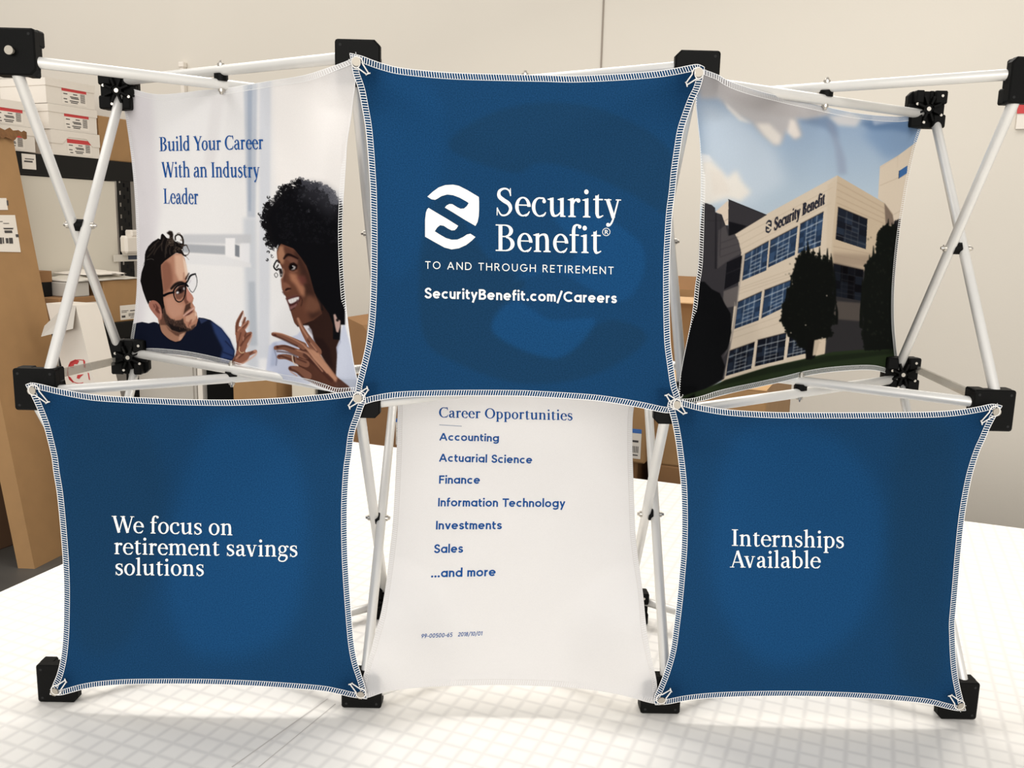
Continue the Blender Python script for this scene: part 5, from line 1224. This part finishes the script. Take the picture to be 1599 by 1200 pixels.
def sheets(label, b0, b1, z, t, seed, m):
    rg = np.random.RandomState(seed); n = 14; r = Room('plastic_bag', label, 'bag', RA+0.012, b0, z)
    mb = MB(); A_ = np.linspace(0, 0.25, 8); B_ = np.linspace(0, b1-b0, n); v = []
    for s in (0, 1):
        for i, a in enumerate(A_):
            for j, b in enumerate(B_):
                e = min(1, 4*min(j, n-1-j)/n, 2.5*min(i, 7-i)/7+.2)
                v.append((max(0, a+0.006*rg.randn()), b+0.004*rg.randn(), (0.001 if s == 0 else t*(e+.15)+0.002*abs(rg.randn())*e+0.002)))
    f = []; N = 8*n
    for i in range(7):
        for j in range(n-1):
            q = (i*n+j, i*n+j+1, (i+1)*n+j+1, (i+1)*n+j); f += [q, tuple(k+N for k in q[::-1])]
    for i in range(7): f += [(i*n, (i+1)*n, (i+1)*n+N, i*n+N), ((i+1)*n+n-1, i*n+n-1, i*n+n-1+N, (i+1)*n+n-1+N)]
    for j in range(n-1): f += [(j+1, j, j+N, j+1+N), (7*n+j, 7*n+j+1, 7*n+j+1+N, 7*n+j+N)]
    mb.add(v, f, 0, True); return r.fin(mb, 'bag', m)
sheets('wide clear plastic bag lying flat over the boxes on the cart', 3.056, cb(3.72), cz(0.264), 0.018, 3, M_poly)
sheets('smaller shiny white bag lying on top of the wide clear bag', cb(3.40), cb(3.62), cz(0.264)+0.026, 0.014, 8, M_paper)
r = Room('storage_bin', 'white plastic bin hung on the rack post behind the left panel', 'bin', RA+0.006, 3.586, 0.40)
mb = MB(); mb.box((0, 0, 0), (0.05, 0.15, 0.092), 0, 0.012); mb.box((0, 0.04, 0.085), (0.05, 0.15, 0.122), 0, 0.008); r.fin(mb, 'bin', M_white)
mb = MB(); mb.box((0.0, -0.04, -0.042), (0.004, 0.15, -0.006)); mb.box((0.0, 0.02, -0.01), (0.03, 0.12, 0.006)); r.quads(mb, 'u', [(3.64, 3.73, 0.367, 0.388, 1)], RA+0.010); r.fin(mb, 'label_strip', [M_poly, mat('navy_print', rgb(58, 66, 84), .6)])
carton('carton coloured dark for the shade under the rack, on the floor in front, past the leaning carton', -4.35, -3.45, 2.45, 2.93, ZF, -0.40, mat('shaded_kraft', rgb(92, 66, 44), 0.85), tape=None)  # carton added for the dark region under the rack, shade in its colour

# ---------------------------------------------------------------- tall cartons leaning by the rack
FT = 0.9732
OA, OB = -3.22*FT, 2.6*FT
r = Room('tall_carton', 'tall narrow brown carton leaning at the left with a torn top and shipping labels', 'box', OA, OB, ZF)
LEAN = -0.180; ZT = 1.7955
sh = lambda a, b, z: (a*FT-OA+LEAN*z, b*FT-OB, z)
lo = [(-3.287, 2.575), (-3.219, 2.6), (-3.285, 2.965), (-3.353, 2.94)]
mb = MB(); v = [sh(a, b, 0) for a, b in lo]+[sh(a, b, ZT) for a, b in lo]
mb.add(v, [(0,3,2,1), (0,1,5,4), (1,2,6,5), (2,3,7,6), (3,0,4,7)])
r.fin(mb, 'carton', M_card)
mb = MB(); rg = random.Random(4)
e = lambda t, z, o: np.array(sh(-3.219-0.066*t+o, 2.6+0.365*t, z))
top = []; bot = []
for k in range(25):
    t = 0.25+0.95*k/24; top.append(e(t, ZT+0.012+rg.uniform(-.006, .008), 0.004+0.05*max(0, t-0.9))); bot.append(e(t, ZT-0.014+rg.uniform(-.014, .006)-(0.012 if 12 < k < 20 else 0), 0.012+rg.uniform(0, .01)))
mb.add(top+bot, [(k, k+1, 26+k, 25+k) for k in range(24)])
r.fin(mb, 'torn_flap', M_cardin, label='torn ragged cardboard flap')
mb = MB(); q = [e(0.2, ZT, -.05), e(0.86, ZT, -.05), e(0.80, ZT+.09, -.06), e(0.2, ZT+.10, -.06)]; mb.prism(q, (0, 0, 0), (-0.004, 0, 0)); r.fin(mb, 'top_flap', M_card2)
def lab(px, name):
    """mark on the leaning front face, given by its photo outline"""
    A0, A1, A2 = (np.array([rw(-3.219*FT, 2.6*FT, ZF), rw(-3.285*FT, 2.965*FT, ZF), rw(-3.219*FT+LEAN*ZT, 2.6*FT, ZF+ZT)])); nn = np.cross(A1-A0, A2-A0); nn /= np.linalg.norm(nn)
    out = []
    for x, y in px:
        P = on_plane(x, y, A0, nn); P = P-CAM; out.append((P@U-OA, P@NV-OB, P[2]+CAM[2]-ZF))
    return np.array(out)
mb = MB(); g = np.array([0.0025, -0.0004, 0])
mb.add(lab([(-16,336), (23,336), (32,394), (-12,393)], 0)+g, [(3,2,1,0)], 0); mb.add(lab([(-16,309.5), (9.5,309.5), (12,328), (-14,328)], 0)+g, [(3,2,1,0)], 0)
for x0, x1, y0, y1 in ((23.5,28,366,370.5),(6,18,360,364),(5,19,357,358.3),(4,20,356,357),(-4,3,345.5,346.5),(4,13,348.5,349.5),(-2,2,371,381),(3,5,371,380.5),(8,12,372,380),(13,19,371.5,380.5),(9.5,11.8,313,321)):
    mb.add(lab([(x0,y0), (x1,y0), (x1+.8,y1), (x0+.8,y1)], 0)+g*1.5, [(3,2,1,0)], 1)
r.fin(mb, 'shipping_label', [M_paper, M_ink], label='white shipping labels with bar codes')

WA, WB = -2.955, 2.75
r = Room('white_carton', 'narrow white carton with a red emblem leaning behind the left corner hub', 'box', WA, WB, ZF)
L2 = -0.250; sh2 = lambda a, b, z: (a-WA+L2*z, b-WB, z)
lo = [(-2.955, WB), (-2.789, WB), (-2.789, WB+.12), (-2.955, WB+.12)]; zt = 1.083
mb = MB(); v = [sh2(a, b, 0) for a, b in lo]+[sh2(a, b, zt) for a, b in lo]
mb.add(v, [(0,3,2,1), (0,1,5,4), (1,2,6,5), (2,3,7,6), (3,0,4,7), (4,5,6,7)]); r.fin(mb, 'carton', M_white)
mb = MB(); mb.add([sh2(-2.84, WB-.001, zt-.002), sh2(-2.787, WB-.001, zt-.002), sh2(-2.778, WB-.05, zt-.09), sh2(-2.935, WB-.08, zt-.13), sh2(-2.949, WB-.04, zt-.09)], [(0,1,2,3,4)]); r.fin(mb, 'flap', M_grey, label='open grey-white flap')
def em(px):
    A0 = rw(WA, WB, 0); out = []
    for x, y in px: P = on_plane(x, y, A0, NV)-CAM; out.append((P@U-WA, P@NV-WB-0.001, P[2]+CAM[2]-ZF))
    return out
mb = MB(); ec = (124, 580.5)
eq = [em([(ec[0]+q[0], ec[1]-q[1]) for q in p]) for p in ring(0, 0, 19, 19, 1.2, 1.2, 70, 290)]
eq += [em(q) for q in ([(107,571),(110,565),(118,561.5),(124,564),(121,569),(116,569),(115,575),(110,574)], [(121,586),(131,584.5),(126,589),(124,592),(120,591)], [(106.5,588),(110,589),(116,597),(114,598),(108,593)], [(130,561),(133,564),(134,575),(131,574)], [(137,582),(139,583),(141,594),(139,593)], [(107,581),(104.6,580),(105.5,587),(107,588)])]
for q in eq: mb.add(q, [tuple(range(len(q)))])
r.fin(mb, 'emblem', M_red, label='red globe emblem')

# ---------------------------------------------------------------- cartons and bins behind the table
r = Room('shade_block', 'grey block added for the shaded wall beside the rack, seen under the people print', 'shade_block', -2.99, 3.0, ZF); r.box('body', -2.99, -2.67, 3.0, 3.5, ZF, 0.03, M_grey, 0.004); r.box('front_sheet', -2.98, -2.68, 2.99, 3.0, -0.85, 0.02, M_grey, 0.003)  # block added for the wall's shadow, the shade put into its grey
r = Room('white_board', 'narrow white board standing between the grey shade block and black bin', 'board', -2.66, 3.0, ZF); r.box('board', -2.66, -2.635, 3.0, 3.4, ZF, 0.05, M_white)
r = Room('waste_bin', 'black plastic bin standing left of a brown carton under the people print', 'bin', -2.62, 3.0, ZF)
mb = MB(); mb.box((0, 0, 0), (0.142, 0.4, 0.92), 0, 0.01); r.fin(mb, 'bin', M_black); mb = MB(); mb.box((-0.004, -0.006, 0.90), (0.146, 0.406, 0.945), 0, 0.008); r.fin(mb, 'rim', M_black)
carton('brown cardboard carton to the right of the black bin', -2.475, -2.255, 3.0, 3.4, ZF, 0.04)
r = Room('cream_carton', 'cream carton between the brown carton and a thin dark panel', 'box', -2.215, 3.05, ZF); r.box('carton', -2.215, -2.10, 3.05, 3.4, ZF, 0.0, M_cream, 0.004)
r = Room('dark_panel', 'thin dark panel standing right of the cream carton', 'panel', -2.085, 3.05, ZF); r.box('panel', -2.085, -2.045, 3.05, 3.4, ZF, 0.02, M_steelb)
r = Room('cardboard_box', 'upright brown box with a slanted top, seen between the people print and blue panel', 'box', -1.915, 3.0, ZF)
mb = MB(); mb.prism([(0, 0, 0), (0.115, 0, 0), (0.105, 0, 1.02), (0.075, 0, 1.055), (0.0, 0, 1.082)], (0, 0, 0), (0, 0.3, 0)); r.fin(mb, 'carton', M_card2)
r = carton('brown cardboard box behind the table edge, right of the lower left blue panel', -1.60, -1.30, 2.42, 2.8, ZF, 0.075, M_card2, tape=None); ship_label(r, 'n', -1.365, -1.315, -0.10, -0.015, 2.42, True)
r = carton('brown cardboard box with a blue-topped label, right of the white list panel', -0.95, -0.535, 2.3, 2.62, -0.032, 0.17, tape=None); ship_label(r, 'n', -0.64, -0.548, -0.02, 0.062, 2.3, True)
carton('lower brown box under the one with the blue-topped label', -0.93, -0.565, 2.34, 2.66, ZF, -0.033, M_card2)
r = carton('wide brown box behind the lower right panel, under the building print', -0.525, -0.235, 2.33, 2.72, -0.036, 0.192, tape=None)
mb = MB(); mb.add([(-0.005, -0.002, 0.227), (0.288, -0.002, 0.227), (0.30, 0.11, 0.24), (0.01, 0.11, 0.24)], [(0,1,2,3)]); r.fin(mb, 'flap', M_tape)  # flap in lighter tan, the light on it put into the colour
carton('lowest brown box, beneath the wide box behind the table', -0.525, -0.215, 2.33, 2.72, ZF, -0.037, M_card2)
r = Room('cardboard_box', 'open-topped brown box seen between the blue panel and building print', 'box', -0.66, 2.76, ZF)
w_ = 0.42; H_ = 1.245
mb = MB()
for x0, x1, y0, y1 in ((0, w_, 0, .005), (0, w_, .40, .405), (0, .005, 0, .405), (w_-.005, w_, 0, .405)): mb.box((x0, y0, 0), (x1, y1, H_))
mb.box((0, 0, 0), (w_, .405, .006)); r.fin(mb, 'carton', M_card)
mb = MB(); mb.prism([(0, 0, H_), (w_, 0, H_), (w_-.01, -.075, H_-.012), (.01, -.075, H_-.012)], (0, 0, 0), (0, 0, .003)); r.fin(mb, 'flap', M_tape)
mb = MB(); mb.prism([(0, .404, H_), (w_, .404, H_), (w_, .42, H_+.045), (0, .42, H_+.045)], (0, 0, 0), (0, .003, 0)); r.fin(mb, 'flap', M_card2)
# small things fixed to the wall
r = Room('wall_sign', 'small red and white sign on the wall at the right edge of the view', 'sign', 0.425, 3.885, 0.98); r.box('sign', 0.427, 0.62, 3.888, 3.899, 0.99, 1.06, M_white); r.box('red_band', 0.425, 0.622, 3.885, 3.8885, 1.045, 1.085, M_red)
r = Room('wall_bracket', 'small white fitting on the wall above the people print', 'fitting', -3.478, 3.87, 1.22); r.box('fitting', -3.475, -3.452, 3.872, 3.899, 1.22, 1.385, M_white, 0.003); r.box('cap', -3.48, -3.447, 3.866, 3.899, 1.365, 1.392, M_paper, 0.004)
